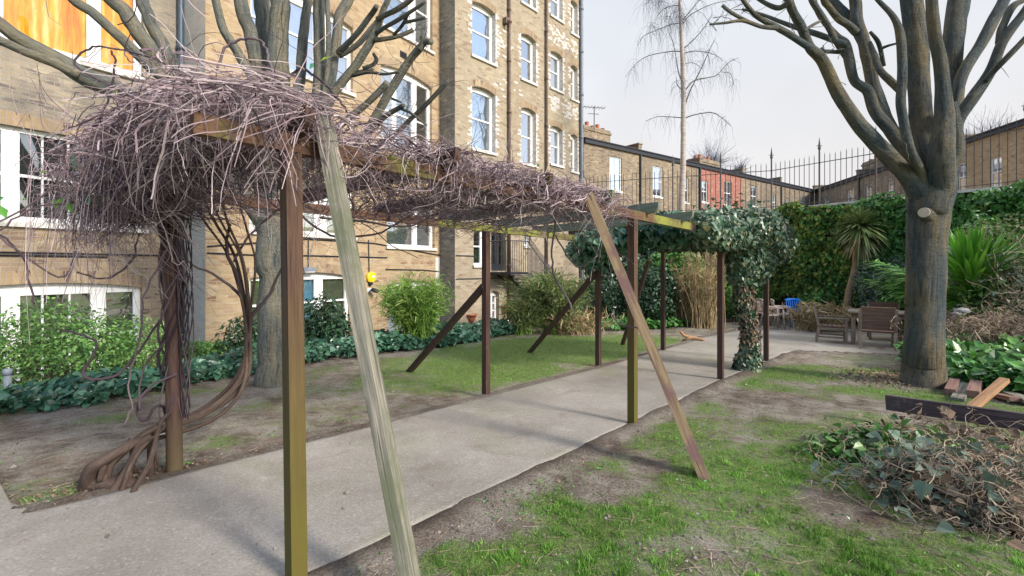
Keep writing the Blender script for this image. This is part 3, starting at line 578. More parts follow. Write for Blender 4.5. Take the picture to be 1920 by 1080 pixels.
def window(bld, pl, a, b, c, d, rise=0, mull=(), munt=(), rail=None, blind='dark', depth=.14, glass='glass', arch=True, sill=True, fw=.055, blinds=None, lower=None, archmat='brick_arch', label=None):
    """mull: list of (u0,u1) mullions; munt: u of thin bars; rail: list of z"""
    fm = MB(); o0, o1 = -depth - .05, -depth + .03
    zt = d - rise
    pbox(fm, pl, a, a + fw, c, zt, o0, o1); pbox(fm, pl, b - fw, b, c, zt, o0, o1 )
    pbox(fm, pl, a + fw, b - fw, c, c + fw * 1.3, o0, o1); pbox(fm, pl, a + fw, b - fw, zt - fw, zt, o0, o1)
    if rise > 0:
        N = 10
        for k in range(N):
            x0 = a + (b - a) * k / N; x1 = a + (b - a) * (k + 1) / N
            V = [pl.P(x0, zt, o1 - .004), pl.P(x1, zt, o1 - .004), pl.P(x1, arc(x1, a, b, d, rise) + .005, o1 - .004), pl.P(x0, arc(x0, a, b, d, rise) + .005, o1 - .004)]
            fm.add(V, [[0, 1, 2, 3]])
    ms = sorted(mull); edges = [a + fw] + [x for m in ms for x in m] + [b - fw]
    for m0, m1 in ms: pbox(fm, pl, m0, m1, c + fw * 1.3, zt - fw, o0, o1 + .004)
    zr = rail if isinstance(rail, (list, tuple)) else ([rail] if rail else [])
    for k in range(0, len(edges), 2):
        for z in zr: pbox(fm, pl, edges[k], edges[k + 1], z - .025, z + .025, o0 + .01, o1 - .01)
        for s_ in (edges[k], edges[k + 1] - .03): pbox(fm, pl, s_, s_ + .03, c + fw * 1.3, zt - fw, o0 + .012, o1 - .014)
    for x in munt: pbox(fm, pl, x - .014, x + .014, c + fw * 1.3, zt - fw, o0 + .015, o1 - .018)
    w = part('window', fm, 'white', bld, label=label)
    gm = MB(); gm.add([pl.P(a + .01, c + .02, -depth - .01), pl.P(b - .01, c + .02, -depth - .01), pl.P(b - .01, zt - .01, -depth - .01), pl.P(a + .01, zt - .01, -depth - .01)], [[0, 1, 2, 3]])
    part('pane', gm, glass, w)
    bl = blinds or [(a, b, blind)]
    for x0, x1, mm in bl:
        bm = MB(); zlo = c if (lower is None) else lower
        bm.add([pl.P(x0, zlo, -depth - .07), pl.P(x1, zlo, -depth - .07), pl.P(x1, zt, -depth - .07), pl.P(x0, zt, -depth - .07)], [[0, 1, 2, 3]])
        part('blind', bm, mm, w)  # sheet behind the pane: real blinds, dark room tone and painted reflections
    if lower is not None or any(x[2] != 'dark' for x in bl):
        pass
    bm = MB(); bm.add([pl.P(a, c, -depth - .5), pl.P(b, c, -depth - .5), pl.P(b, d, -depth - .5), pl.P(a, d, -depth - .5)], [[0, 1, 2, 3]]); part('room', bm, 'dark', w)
    if sill:
        sm = MB(); pbox(sm, pl, a - .05, b + .05, c - .085, c, -depth, .07); part('sill', sm, 'stone', w)
    if arch:
        am = MB(); N = 12; hh = .235
        a2, b2 = a - .06, b + .06
        for k in range(N):
            x0 = a2 + (b2 - a2) * k / N; x1 = a2 + (b2 - a2) * (k + 1) / N
            y0, y1 = (arc(min(max(x, a), b), a, b, d, rise) for x in (x0, x1))
            V = [pl.P(x0, y0, .004), pl.P(x1, y1, .004), pl.P(x1, y1 + hh, .004), pl.P(x0, y0 + hh, .004)]
            am.add(V, [[0, 1, 2, 3]], [[(0.0, x0), (0.0, x1), (.225, x1), (.225, x0)]])
        part('arch', am, archmat, w)
    return w
def W(bld, pl, xl, xr, yt, yb, xt=None, xb=None, mull=(), munt=(), rail=None, **kw):
    """opening measured on the photograph, turned into metres along the facade"""
    a, b = pl.u(xl), pl.u(xr); d = pl.z(xt or xl, yt); c = pl.z(xb or xl, yb)
    ml = [(pl.u(m[0]), pl.u(m[1])) for m in mull]; mt = [pl.u(m) for m in munt]
    rl = None
    if rail: rl = [c + (d - c) * r for r in (rail if isinstance(rail, (list, tuple)) else [rail])]
    if 'blinds' in kw and kw['blinds']: kw['blinds'] = [(pl.u(x0), pl.u(x1), m) for x0, x1, m in kw['blinds']]
    rise = kw.get('rise', 0)
    return (a, b, c, d, rise), lambda: window(bld, pl, a, b, c, d, mull=ml, munt=mt, rail=rl, **kw)

bld = thing('apartment_building', 'tall Victorian stock brick apartment block with white windows filling the left side behind the garden', 'building', (-6.23, 9.74, 0))
TOP = 17.0
# left section
ops = []
ops.append(W(bld, PL, -150, 269, -330, 96, xt=31, xb=87, mull=[(-25, 5), (171, 190)], rail=.52, blinds=[(-150, -10, 'orange_refl'), (-10, 180, 'orange_refl'), (180, 269, 'orange_refl')], rise=.22, fw=.09, glass='glass_low_refl'))  # amber sheets carry the painted warm reflection of this window
ops.append(W(bld, PL, -150, 270, 205, 406, xt=0, xb=0, mull=[(-150, -149), (11, 36), (181, 198)], munt=[84, 133, 225], rail=.5, blind='cream', fw=.08, glass='glass_clear', blinds=[(-150, 24, 'oliveb'), (24, 190, 'dark'), (190, 270, 'dark')]))
ops.append(W(bld, PL, -150, 267, 531, 730, xt=80, xb=60, mull=[(11, 37), (178, 200)], munt=[84, 135], rail=.45, blind='dark', rise=.13, fw=.08, blinds=[(-150, 267, 'oliveb')]))
ul = PL.u(-260); ur = PL.u(340) + .02
zsplit = PL.z(0, 425)
lo = [o for o in ops if o[0][3] < zsplit]; hi = [o for o in ops if o[0][2] > zsplit - .2]
part('wall', wallmesh(PL, ul, ur, zsplit, TOP, [o[0] for o in hi]), 'brick_left', bld, label='grey weathered upper brickwork of the left section')
part('wall', wallmesh(PL, ul, ur, -2.2, zsplit, [o[0] for o in lo]), 'brick_low', bld, label='brown lower brickwork of the left section')
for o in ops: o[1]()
# pale return between the left and middle sections
PR1 = Plane(PM.P(0, 0)[:2] - PM.n * 1.0, PM.n); PR1.n = -PM.d
def ret(pl_corner_u, plane, w, mat, name='wall', label=None):
    p = plane.P(pl_corner_u, 0)[:2]; q = p - plane.n * w; mb = MB()
    V = [(*q, -2.2), (*p, -2.2), (*p, TOP), (*q, TOP)]
    mb.add(V, [[0, 1, 2, 3]], [[(0, -2.2), (w, -2.2), (w, TOP), (0, TOP)]]); part(name, mb, mat, bld, label=label)
um0 = PM.u(385); ret(um0, PM, 1.6, 'brick_pale', label='pale painted brick return strip')
um1 = PM.u(832)
uw0 = PW.u(853); ret(uw0, PW, 1.2, 'brick_grey', label='sooty grey brick return of the projecting wing')
# middle section
ops = []
ops.append(W(bld, PM, 470, 662, 42, 168, xt=662, xb=640, mull=[(497, 520), (596, 618)], rail=.5, blind='cream', rise=.16, glass='glass_blue'))
ops.append(W(bld, PM, 468, 664, 335, 440, xt=560, xb=600, mull=[(497, 520), (597, 616)], rail=.5, blind='cream', rise=.0, glass='glass'))
ops.append(W(bld, PM, 468, 657, 510, 650, xt=590, xb=640, mull=[(500, 515), (597, 609)], rail=.62, blind='oliveb', rise=.13, blinds=[(468, 500, 'oliveb'), (500, 600, 'blue_refl'), (600, 657, 'oliveb')]))
ops.append(W(bld, PM, 718, 811, -75, 98, xt=760, xb=811, mull=[(772, 783)], rail=.48, rise=.12, glass='glass_blue', blinds=[(718, 776, 'blue_refl'), (776, 811, 'whiteb')]))
ops.append(W(bld, PM, 714, 810, 136, 286, xt=765, xb=765, mull=[(742, 747), (779, 785)], rail=.45, rise=.14, glass='glass_blue', blinds=[(714, 745, 'cream'), (745, 782, 'blue_refl'), (782, 810, 'dark')]))
ops.append(W(bld, PM, 725, 815, 375, 461, xt=725, xb=725, mull=[(780, 786)], rail=.62, blind='whiteb', rise=0, glass='glass_blue'))
ops.append(W(bld, PM, 727, 814, 527, 625, xt=760, xb=760, mull=[(780, 786)], rail=.5, blind='whiteb', rise=.12))
ops.append(W(bld, PM, 478, 662, -270, -118, xt=560, xb=600, mull=[(520, 532), (600, 612)], rail=.5, blind='whiteb', rise=.12))
part('wall', wallmesh(PM, um0, um1, -2.2, TOP, [o[0] for o in ops]), 'brick_mid', bld, label='warm orange stock brickwork of the middle section')
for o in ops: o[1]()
# projecting wing
uw1 = PW.u(1091)
ops = []
for (xl, xr, rows, kw) in [
    (885, 929, [(-150, -62), (9, 102), (165, 277)], dict(blind='blue_refl')),
    (977, 1005, [(-72, 2), (66, 146), (203, 304)], dict(blind='dark')),
    (1032, 1055, [(-40, 27), (98, 163), (237, 306)], dict(blind='cream')),
    (1070, 1083, [(2, 60), (123, 184), (252, 320)], dict(blind='cream'))]:
    for yt, yb in rows:
        ops.append(W(bld, PW, xl, xr, yt, yb, xt=(xl + xr) / 2, xb=xl, rail=.5, rise=.10, depth=.2, glass='glass_blue', fw=.07, **kw))
ops.append(W(bld, PW, 888, 908, 418, 497, xt=890, xb=890, rail=.45, rise=0, blind='dark', arch=False))
ops.append(W(bld, PW, 983, 995, 440, 461, xt=985, xb=985, rise=0, blind='whiteb', arch=False))
part('wall', wallmesh(PW, uw0, uw1, -2.2, TOP, [o[0] for o in ops] + [(PW.u(921), PW.u(948), PW.z(921, 508), PW.z(921, 418), 0), (PW.u(919), PW.u(936), PW.z(919, 612), PW.z(925, 545), .12)], .2), 'brick_wing', bld, label='tan stock brickwork of the projecting wing')
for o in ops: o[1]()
# wing end wall (faces away) and roof slab so the block is solid
mb = MB(); p = PW.P(uw1, 0)[:2]; q = p - PW.n * 9
mb.add([(*p, -2.2), (*q, -2.2), (*q, TOP), (*p, TOP)], [[0, 1, 2, 3]], [[(0, -2.2), (9, -2.2), (9, TOP), (0, TOP)]]); part('wall', mb, 'brick_wing', bld, label='end wall of the wing')
mb = MB(); c1 = PL.P(ul, 0)[:2]; cs = [c1, PL.P(ur, 0)[:2], PM.P(um0, 0)[:2], PM.P(um1, 0)[:2], PW.P(uw0, 0)[:2], p, q, c1 - PL.n * 9]
mb.add([(*c, TOP - .02) for c in cs], [list(range(8))]); part('roof', mb, 'slate', bld)
# doors of the wing
def door(xl, xr, yt, yb, mat, rise, rows, xt=None):
    a, b = PW.u(xl), PW.u(xr); d = PW.z(xt or xl, yt); c = PW.z(xl, yb); f = MB(); fw = .07
    zt = d - rise
    pbox(f, PW, a, a + fw, c, zt, -.26, -.16); pbox(f, PW, b - fw, b, c, zt, -.26, -.16); pbox(f, PW, a + fw, b - fw, zt - fw, zt, -.26, -.16); pbox(f, PW, a + fw, b - fw, c, c + .25, -.26, -.16)
    m = (a + b) / 2; pbox(f, PW, m - .04, m + .04, c + .25, zt - fw, -.25, -.158)
    for k in range(1, rows): z = c + .25 + (zt - fw - c - .25) * k / rows; pbox(f, PW, a + fw, m - .04, z - .015, z + .015, -.24, -.17); pbox(f, PW, m + .04, b - fw, z - .015, z + .015, -.24, -.17)
    if rise: pbox(f, PW, a, b, zt, d, -.25, -.17)
    o = part('door', f, mat, bld); g = MB(); g.add([PW.P(a, c, -.21), PW.P(b, c, -.21), PW.P(b, zt, -.21), PW.P(a, zt, -.21)], [[0, 1, 2, 3]]); part('pane', g, 'glass', o)
    g = MB(); g.add([PW.P(a, c, -.6), PW.P(b, c, -.6), PW.P(b, d, -.6), PW.P(a, d, -.6)], [[0, 1, 2, 3]]); part('room', g, 'dark', o)
    h = MB(); h.tube([PW.P(m + .05, c + 1.0, -.15), PW.P(m + .05, c + 1.0, -.09), PW.P(m + .15, c + 1.0, -.09)], .012, 6); part('handle', h, 'black', o)
door(921, 948, 418, 508, 'black', 0, 4); door(919, 936, 545, 612, 'white', .12, 3, 925)
# toothed white paint left at the window jambs of the wing, and repair patches
pm = MB(); rr = random.Random(5)
for (xl, xr, rows) in [(885, 929, [(9, 102), (165, 277)]), (977, 1005, [(-72, 2), (66, 146), (203, 304)]), (1032, 1055, [(-40, 27), (98, 163), (237, 306)]), (1070, 1083, [(2, 60), (123, 184), (252, 320)])]:
    for yt, yb in rows:
        zb, zt = PW.z(xl, yb), PW.z((xl + xr) / 2, yt) - .1; a, b = PW.u(xl), PW.u(xr)
        for side in (0, 1):
            if xl == 885 and side == 0 and rr.random() < .3: continue
            z = zb
            while z < zt:
                if rr.random() < (.75 if side else .55):
                    w_ = .06 + .1 * (int((z - zb) / .075) % 2) + rr.random() * .05
                    if side: pbox(pm, PW, b, b + w_, z, z + .072, 0, .004)
                    else: pbox(pm, PW, a - w_, a, z, z + .072, 0, .004)
                z += .075
        # painted reveal on the far jamb
        pm.add([PW.P(b - .003, zb, -.19), PW.P(b - .003, zb, 0), PW.P(b - .003, zt, 0), PW.P(b - .003, zt, -.19)], [[0, 1, 2, 3]])
for cx, cy, nn in [(1037, 62, 26), (1056, 80, 34), (1076, 88, 16), (1038, 195, 26), (1062, 205, 30), (1078, 215, 18), (945, 95, 12), (943, 165, 6), (1024, 70, 8), (965, 160, 5), (942, 60, 8)]:
    uc, zc = PW.u(cx), PW.z(cx, cy)
    for k in range(nn):
        u = uc + rr.gauss(0, .22); z = round((zc + rr.gauss(0, .2)) / .075) * .075; w_ = rr.uniform(.08, .24)
        pbox(pm, PW, u, u + w_, z, z + .066, 0, .003 + .0005 * rr.random())
part('paint_patches', pm, mottled('flaking_white_paint', [(.40, .34, .27), (.62, .58, .54), (.72, .70, .68)], 9, .8), bld, label='flaking white paint toothed round the wing windows')
# cream strip at the end of the middle section
sm = MB(); pbox(sm, PM, um1 - .42, um1 - .2, -2, 1.8, 0, .012); part('render_strip', sm, 'stone', bld)
# pipes and cables
def pipe(pl, x, y0, y1, rad, mat, name='downpipe', off=.09, label=None):
    u = pl.u(x); z0 = max(-2, pl.z(x, y1)) if y1 < 2000 else -2; z1 = min(TOP - .3, pl.z(x, y0)); m = MB()
    m.tube([pl.P(u, z0, off), pl.P(u, (z0 + z1) / 2, off), pl.P(u, z1, off)], rad, 10)
    z = z1 - .6
    while z > z0 + .2: m.tube([pl.P(u, z, off), pl.P(u, z + .12, off)], rad * 1.25, 10); m.box(pl.P(u, z + .06, off / 2), (.03, off, .03), math.atan2(pl.d[1], pl.d[0])); z -= 1.83
    return part(name, m, mat, bld, True, label=label)
pipe(PL, 335, -600, 760, .062, 'pipe', label='dark blue downpipe beside the pale strip')
pipe(PW, 952, -600, 600, .05, 'pipe_brown'); pipe(PW, 1022, -600, 560, .05, 'pipe_brown'); pipe(PW, 1087, -900, 640, .07, 'pipe_grey', off=.1, label='thick grey blue pipe on the corner of the wing')
u_ = PW.u(1088); 
def cable(pts, rad=.012, mat='black'):
    m = MB(); m.tube(pts, rad, 5); part('cable', m, mat, bld)
for pl, pts in [(PL, [(-40, 472), (120, 475), (340, 480)]), (PL, [(-40, 478), (120, 480), (200, 482)]), (PM, [(387, 474), (520, 480), (575, 479), (725, 483)]), (PM, [(387, 462), (575, 448), (700, 456), (831, 480)]),
                (PM, [(577, 448), (577, 503)]), (PM, [(690, 450), (691, 510)]), (PM, [(722, 505), (790, 506), (822, 509)]), (PW, [(854, 479), (890, 480)]), (PW, [(854, 523), (905, 522), (990, 520)]), (PL, [(60, 473), (60, 480)])]:
    cable([pl.P(pl.u(x), pl.z(x, y), .03) for x, y in pts], .014)
# air vent
vm = MB(); a, b = PM.u(750), PM.u(762); c, d = PM.z(750, 106), PM.z(750, 94)
for k in range(5): pbox(vm, PM, a, b, c + (d - c) * k / 5, c + (d - c) * (k + .6) / 5, -.01, .02)
pbox(vm, PM, a, b, c, d, -.02, .005); part('air_vent', vm, 'black', bld)
vm = MB(); u = PW.u(945.0); z = PW.z(945, 41); pbox(vm, PW, u - .08, u + .08, z - .1, z + .1, 0, .18); vm.tube([PW.P(u, z, .15), PW.P(u + .05, z - .1, .3)], .05, 8); part('soil_pipe_stub', vm, 'pipe_brown', bld)

# fire escape
fe = thing('fire_escape', 'black iron fire escape landing and steps with vertical bar railings on the wing', 'fire escape', tuple(PW.P(PW.u(930), 0)))
zl = PW.z(921, 510); ua, ub = PW.u(917), PW.u(950)
m = MB(); pbox(m, PW, ua, ub, zl - .08, zl, .0, 1.0); m.tube([PW.P(ua + .3, zl - .1, .1), PW.P(ua + .4, zl - .3, .35), PW.P(ua + .6, zl - .12, .6)], .03, 6); part('landing', m, 'black', fe)
us0 = ub; us1 = PW.u(1003); zend = PW.z(1003, 575)
m = MB()
for k in range(11):
    f = k / 11; u = us0 + (us1 - us0) * f; z = zl + (zend - zl) * (k + 1) / 11; pbox(m, PW, u, u + (us1 - us0) / 10, z - .03, z, .2, .95)
part('steps', m, 'iron', fe)
for off in (.17, .98):
    m = MB(); m.bar(PW.P(us0, zl - .1, off), PW.P(us1, zend - .1, off), .04, .2, side=tuple(PW.n) + (0,)); part('stringer', m, 'iron', fe)
rl = MB(); H = 1.05
for k in range(24):
    f = k / 23; u = us0 + (us1 - us0) * f; z = zl + (zend - zl) * f; rl.tube([PW.P(u, z, .98), PW.P(u, z + H + .25, .98)], .014, 5)
rl.tube([PW.P(us0, zl + H, .98), PW.P(us1, zend + H, .98)], .022, 5)
for k in range(9): u = ua + (ub - ua) * k / 8; rl.tube([PW.P(u, zl, .98), PW.P(u, zl + H, .98)], .012, 5)
for k in range(5): rl.tube([PW.P(ua, zl, .2 * k + .18), PW.P(ua, zl + H, .2 * k + .18)], .012, 5)
rl.tube([PW.P(ua, zl + H, 0), PW.P(ua, zl + H, .98), PW.P(ub, zl + H, .98)], .02, 5)
part('railing', rl, 'iron', fe)

# items fixed to the wall
al = thing('alarm_bell_box', 'round yellow alarm box on the orange brick wall', 'alarm', tuple(PM.P(PM.u(694), PM.z(694, 520))))
u, z = PM.u(694), PM.z(694, 520); m = MB(); m.tube([PM.P(u, z, 0), PM.P(u, z, .07), PM.P(u, z, .085)], [.155, .155, .12], 20); part('case', m, 'yellow', al)
m = MB(); pbox(m, PM, u - .02, u + .09, z - .0, z + .045, .086, .09); part('nameplate', m, 'white', al)
m = MB(); m.tube([PM.P(u - .02, z - .13, .04), PM.P(u - .02, z - .22, .04)], [.075, .05], 12); part('siren', m, 'black', al)
cc = thing('security_camera', 'small dome security camera on a bracket under the yellow alarm', 'camera', tuple(PM.P(PM.u(692), PM.z(692, 544))))
u, z = PM.u(692), PM.z(692, 544); m = MB(); m.tube([PM.P(u, z, 0), PM.P(u + .02, z + .01, .12)], .03, 8); m.box(PM.P(u, z, .01), (.14, .02, .12), math.atan2(PM.d[1], PM.d[0])); part('bracket', m, 'white', cc)
m = MB(); m.tube([PM.P(u - .02, z + .02, .12), PM.P(u + .02, z, .2), PM.P(u + .1, z - .04, .26)], [.05, .06, .045], 10); part('housing', m, 'black', cc)
m = MB(); u, z = PM.u(577), PM.z(577, 505); pbox(m, PM, u - .16, u + .16, z - .05, z + .05, 0, .1)
ll = thing('wall_light', 'small grey bulkhead light above the basement window', 'wall light', tuple(PM.P(u, z)))
part('body', m, 'pipe_grey', ll); m = MB(); pbox(m, PM, u - .13, u + .13, z - .075, z - .051, .01, .09); part('diffuser', m, 'whiteb', ll)
for px, py, lb in [(883, 597, 'terracotta half pot fixed to the wall left of the arched door'), (945, 580, 'terracotta half pot fixed to the wall right of the arched door')]:
    u, z = PW.u(px), PW.z(px, py); t = thing('wall_pot', lb, 'pot', tuple(PW.P(u, z)), group='terracotta wall pots'); m = MB()
    N = 10; prof = [(.0, -.17), (.08, -.15), (.15, .0), (.19, .1), (.21, .1), (.21, .15), (.17, .15), (.14, .05)]
    V = []; 
    for r_, h_ in prof:
        for k in range(N + 1): a = math.pi * k / N; V.append(PW.P(u + r_ * math.cos(a), z + h_, .003 + r_ * math.sin(a)))
    Fq = [[i * (N + 1) + k, i * (N + 1) + k + 1, (i + 1) * (N + 1) + k + 1, (i + 1) * (N + 1) + k] for i in range(len(prof) - 1) for k in range(N)]
    m.add(V, Fq); part('pot', m, 'terracotta', t, True)
    m = MB(); m.strands(*(lambda n: (np.stack([PW.P(u, z + .1, .08) + np.outer(np.linspace(0, 1, 5), rng.normal(0, .1, 3) + (0, 0, .05)) - np.outer(np.linspace(0, 1, 5) ** 2, (0, 0, .12)) for _ in range(n)]), np.full((n, 5), .004)))(14)); part('withered_plant', m, 'twig_tan', t)

# ---------------------------------------------------------------- terraces beyond the garden wall
class P2(Plane): pass
cornerT = None
def house(pl, ua, ub, mat, wins, label, roofh, chim=None, pipe_at=None, tile='slate', group='brick terrace houses beyond the garden wall', gut='black'):
    p = pl.P(ua, 0); t = thing('terraced_house', label, 'house', tuple(p), group=group)
    ops = [(pl.u(x0), pl.u(x1), pl.z(x0, yb), pl.z(x0, yt), 0) for x0, x1, yt, yb in wins]
    m = wallmesh(pl, ua, ub, -3, roofh, ops, .12)
    dp = 7
    for u_ in (ua, ub):
        q0, q1 = pl.P(u_, 0)[:2], pl.P(u_, 0, -dp)[:2]
        m.add([(*q0, -3), (*q1, -3), (*q1, roofh - .3), (*q0, roofh)], [[0, 1, 2, 3] if u_ == ub else [3, 2, 1, 0]], [[(0, -3), (dp, -3), (dp, roofh), (0, roofh)]])
    part('wall', m, mat, t)
    r = MB(); V = [pl.P(ua, roofh - .05, .0), pl.P(ub, roofh - .05, .0), pl.P(ub, roofh + 1.1, -3.5), pl.P(ua, roofh + 1.1, -3.5), pl.P(ua, roofh - .1, -7), pl.P(ub, roofh - .1, -7)]
    r.add(V, [[0, 1, 2, 3], [3, 2, 5, 4]]); part('roof', r, tile, t)
    g = MB(); pbox(g, pl, ua - .16, ua + .16, roofh + .17, roofh + .5, -2.5, .1); pbox(g, pl, ua - .2, ua + .2, roofh + .5, roofh + .58, -2.5, .14); part('party_wall', g, 'brick_terr', t)
    g = MB(); pbox(g, pl, ua, ub, roofh - .12, roofh + .1, 0, .14); pbox(g, pl, ua, ub, roofh + .1, roofh + .16, -.1, .2); part('gutter', g, gut, t)
    for o, (x0, x1, yt, yb) in zip(ops, wins):
        a, b, c, d, _ = o; f = MB(); fw = .06; O0, O1 = -.13, -.07
        pbox(f, pl, a, a + fw, c, d, O0, O1); pbox(f, pl, b - fw, b, c, d, O0, O1); pbox(f, pl, a + fw, b - fw, c, c + .07, O0, O1); pbox(f, pl, a + fw, b - fw, d - .06, d, O0, O1)
        zm = (c + d) / 2; pbox(f, pl, a + fw, b - fw, zm - .03, zm + .03, O0, O1 + .002); pbox(f, pl, (a + b) / 2 - .012, (a + b) / 2 + .012, c + .07, d - .06, O0, O1 - .01)
        w = part('window', f, 'white', t); g = MB(); g.add([pl.P(a, c, -.1), pl.P(b, c, -.1), pl.P(b, d, -.1), pl.P(a, d, -.1)], [[0, 1, 2, 3]]); part('pane', g, 'glass_blue', w)
        g = MB(); g.add([pl.P(a, c, -.18), pl.P(b, c, -.18), pl.P(b, d, -.18), pl.P(a, d, -.18)], [[0, 1, 2, 3]]); part('blind', g, 'whiteb', w)
        g = MB(); pbox(g, pl, a - .08, b + .08, c - .12, c, -.1, .05); part('sill', g, 'stone', w)
    if pipe_at is not None:
        g = MB(); u_ = pl.u(pipe_at); g.tube([pl.P(u_, -2, .08), pl.P(u_, roofh, .08)], .06, 8); part('downpipe', g, 'black', t)
    if chim:
        x0, x1, ytop, off, pots = chim; u0, u1 = pl.u(x0), pl.u(x1); c = MB(); sc = 1 + off / 30
        zt = pl.z((x0 + x1) / 2, ytop)
        pbox(c, pl, u0, u1, roofh - .3, zt - .5, -off - .9, -off); pbox(c, pl, u0 - .06, u1 + .06, zt - .5, zt - .36, -off - .96, -off + .06); pbox(c, pl, u0, u1, zt - .36, zt - .22, -off - .9, -off)
        ch = part('chimney', c, mat if mat != 'brick_red' else 'brick_terr', t)
        for k in range(pots):
            uu = u0 + (u1 - u0) * (k + .5) / pots; q = MB(); q.tube([pl.P(uu, zt - .22, -off - .45), pl.P(uu, zt - .05, -off - .45), pl.P(uu, zt + .16 * (k % 2), -off - .45)], [.15, .12, .14], 10); part('chimney_pot', q, 'terracotta' if k % 2 else 'tile', ch)
    return t
us_ = PT.u(1094.5)
hT = lambda x, y: PT.z(x, y)
RH = PT.z(1155, 277)
b_ = [us_, PT.u(1198), PT.u(1312), PT.u(1326), PT.u(1392), PT.u(1462), PT.u(1527)]
h1 = house(PT, b_[0], b_[1], 'brick_terr', [(1143, 1166, 292, 356)], 'nearest terrace house with one tall white sash window beside the corner pipe', RH, (1132, 1182, 221, 1.6, 5), None, 'tile')
house(PT, b_[1], b_[2], 'brick_terr', [(1224, 1242, 310, 367), (1281, 1291, 332, 379)], 'brown brick terrace house behind the birch trunk', RH, None, 1199.5, 'tile')
house(PT, b_[2], b_[4], 'brick_red', [(1316, 1327, 338, 378), (1358, 1372, 338, 384)], 'terrace house with red painted brick front and wide chimney', RH, (1329, 1368, 290, .8, 5), 1310.5)
house(PT, b_[4], b_[5], 'brick_terr', [(1407, 1420, 347, 386), (1446, 1454, 364, 393)], 'brown terrace house right of the red one', RH, None, None)
house(PT, b_[5], b_[6], 'brick_terr', [(1471, 1478, 370, 393), (1501, 1510, 367, 391)], 'farthest narrow house where the two terraces meet', RH, None, 1463.5)
cor = PT.P(b_[6], 0)[:2]
e2 = np.array([25.1, 23.5]); PT2 = Plane(cor, e2 - cor); PT2.n = np.array([PT2.d[1], -PT2.d[0]])
RH2 = RH
x2 = [1530, 1610, 1690, 1790, 1960]
b2_ = [PT2.u(x) for x in x2]; b2_[0] = .05
house(PT2, b2_[0], b2_[1], 'brick_terr', [(1546, 1557, 371, 388), (1588, 1601, 357, 384)], 'brown house just right of the terrace corner with a broad chimney stack', RH2, (1596, 1634, 294, .8, 4), None, group='second row of houses behind the railings')
house(PT2, b2_[1], b2_[2], 'brick_terr', [(1623, 1634, 347, 373), (1664, 1675, 343, 374)], 'brown house with two small windows left of the big tree', RH2, None, 1612, group='second row of houses behind the railings')
house(PT2, b2_[2], b2_[3], 'brick_terr', [(1705, 1718, 330, 370), (1750, 1765, 320, 368)], 'house mostly hidden behind the big tree trunk', RH2, None, None, group='second row of houses behind the railings')
house(PT2, b2_[3], b2_[4], 'brick_mid', [(1794, 1813, 308, 360), (1856, 1878, 298, 352)], 'sunlit yellow brick house right of the big tree', RH2, None, None, group='second row of houses behind the railings')
# television aerials
def aerial(p, h, lb, rz=.6):
    t = thing('tv_aerial', lb, 'aerial', tuple(p), group='roof aerials'); p = np.array(p); m = MB(); m.tube([p, p + (0, 0, h)], .03, 5); part('mast', m, 'iron', t)
    m = MB(); d = np.array([math.cos(rz), math.sin(rz), 0]); n = np.array([-d[1], d[0], 0]); c = p + (0, 0, h * .95)
    m.tube([c - d * .7, c + d * .7], .02, 4)
    for k in range(7): q = c + d * (-.65 + .21 * k); m.tube([q - n * .3, q + n * .3], .014, 4)
    m.tube([c - (0, 0, .4) - d * .4, c - (0, 0, .4) + d * .3], .018, 4); part('antenna', m, 'iron', t)
aerial(PT.P(PT.u(1147), PT.z(1147, 238), -1.4), 1.6, 'television aerial above the big chimney near the corner pipe', .2)
aerial(PT.P(PT.u(1103), PT.z(1103, 262), -1.0), 1.3, 'thin aerial beside the corner pipe', 1.2)

# ---------------------------------------------------------------- garden wall and railings
WP = [np.array(p) for p in [(3.2, 20.9), (10.0, 18.5), (13.8, 12.9), (15.6, 8.0), (16.6, 2.0)]]
WT = [3.55, 3.6, 3.62, 3.6, 3.6]
gw = thing('garden_wall', 'high old brick boundary wall under the railings, mostly hidden by ivy', 'wall', (*WP[1], -.5))
m = MB(); 
for i in range(4):
    a, b = WP[i], WP[i + 1]; d = b - a; L = np.linalg.norm(d); n = np.array([d[1], -d[0]]) / L
    V = [(*(a + n * .0), -1.5), (*(b + n * .0), -1.5), (*(b), WT[i + 1]), (*(a), WT[i]), (*(a - n * .33), WT[i]), (*(b - n * .33), WT[i + 1])]
    m.add(V, [[0, 1, 2, 3], [3, 2, 5, 4]], [[(0, -1.5), (L, -1.5), (L, WT[i + 1]), (0, WT[i])]] + [[(0, 0), (L, 0), (L, .33), (0, .33)]])
part('wall', m, 'brick_wallg', gw)
m = MB()
for i in range(4):
    a, b = WP[i], WP[i + 1]; m.bar((*a, WT[i] + .05), (*b, WT[i + 1] + .05), .42, .08)
part('coping', m, 'stone', gw)
fn = thing('iron_railings', 'tall spiked iron railings along the top of the ivy covered wall', 'railings', (*WP[1], 3.6))
seg = [(WP[0], WP[1], WT[0], WT[1], 4), (WP[1], WP[2], WT[1], WT[2], 4), (WP[2], WP[3], WT[2], WT[3], 3)]
posts = []
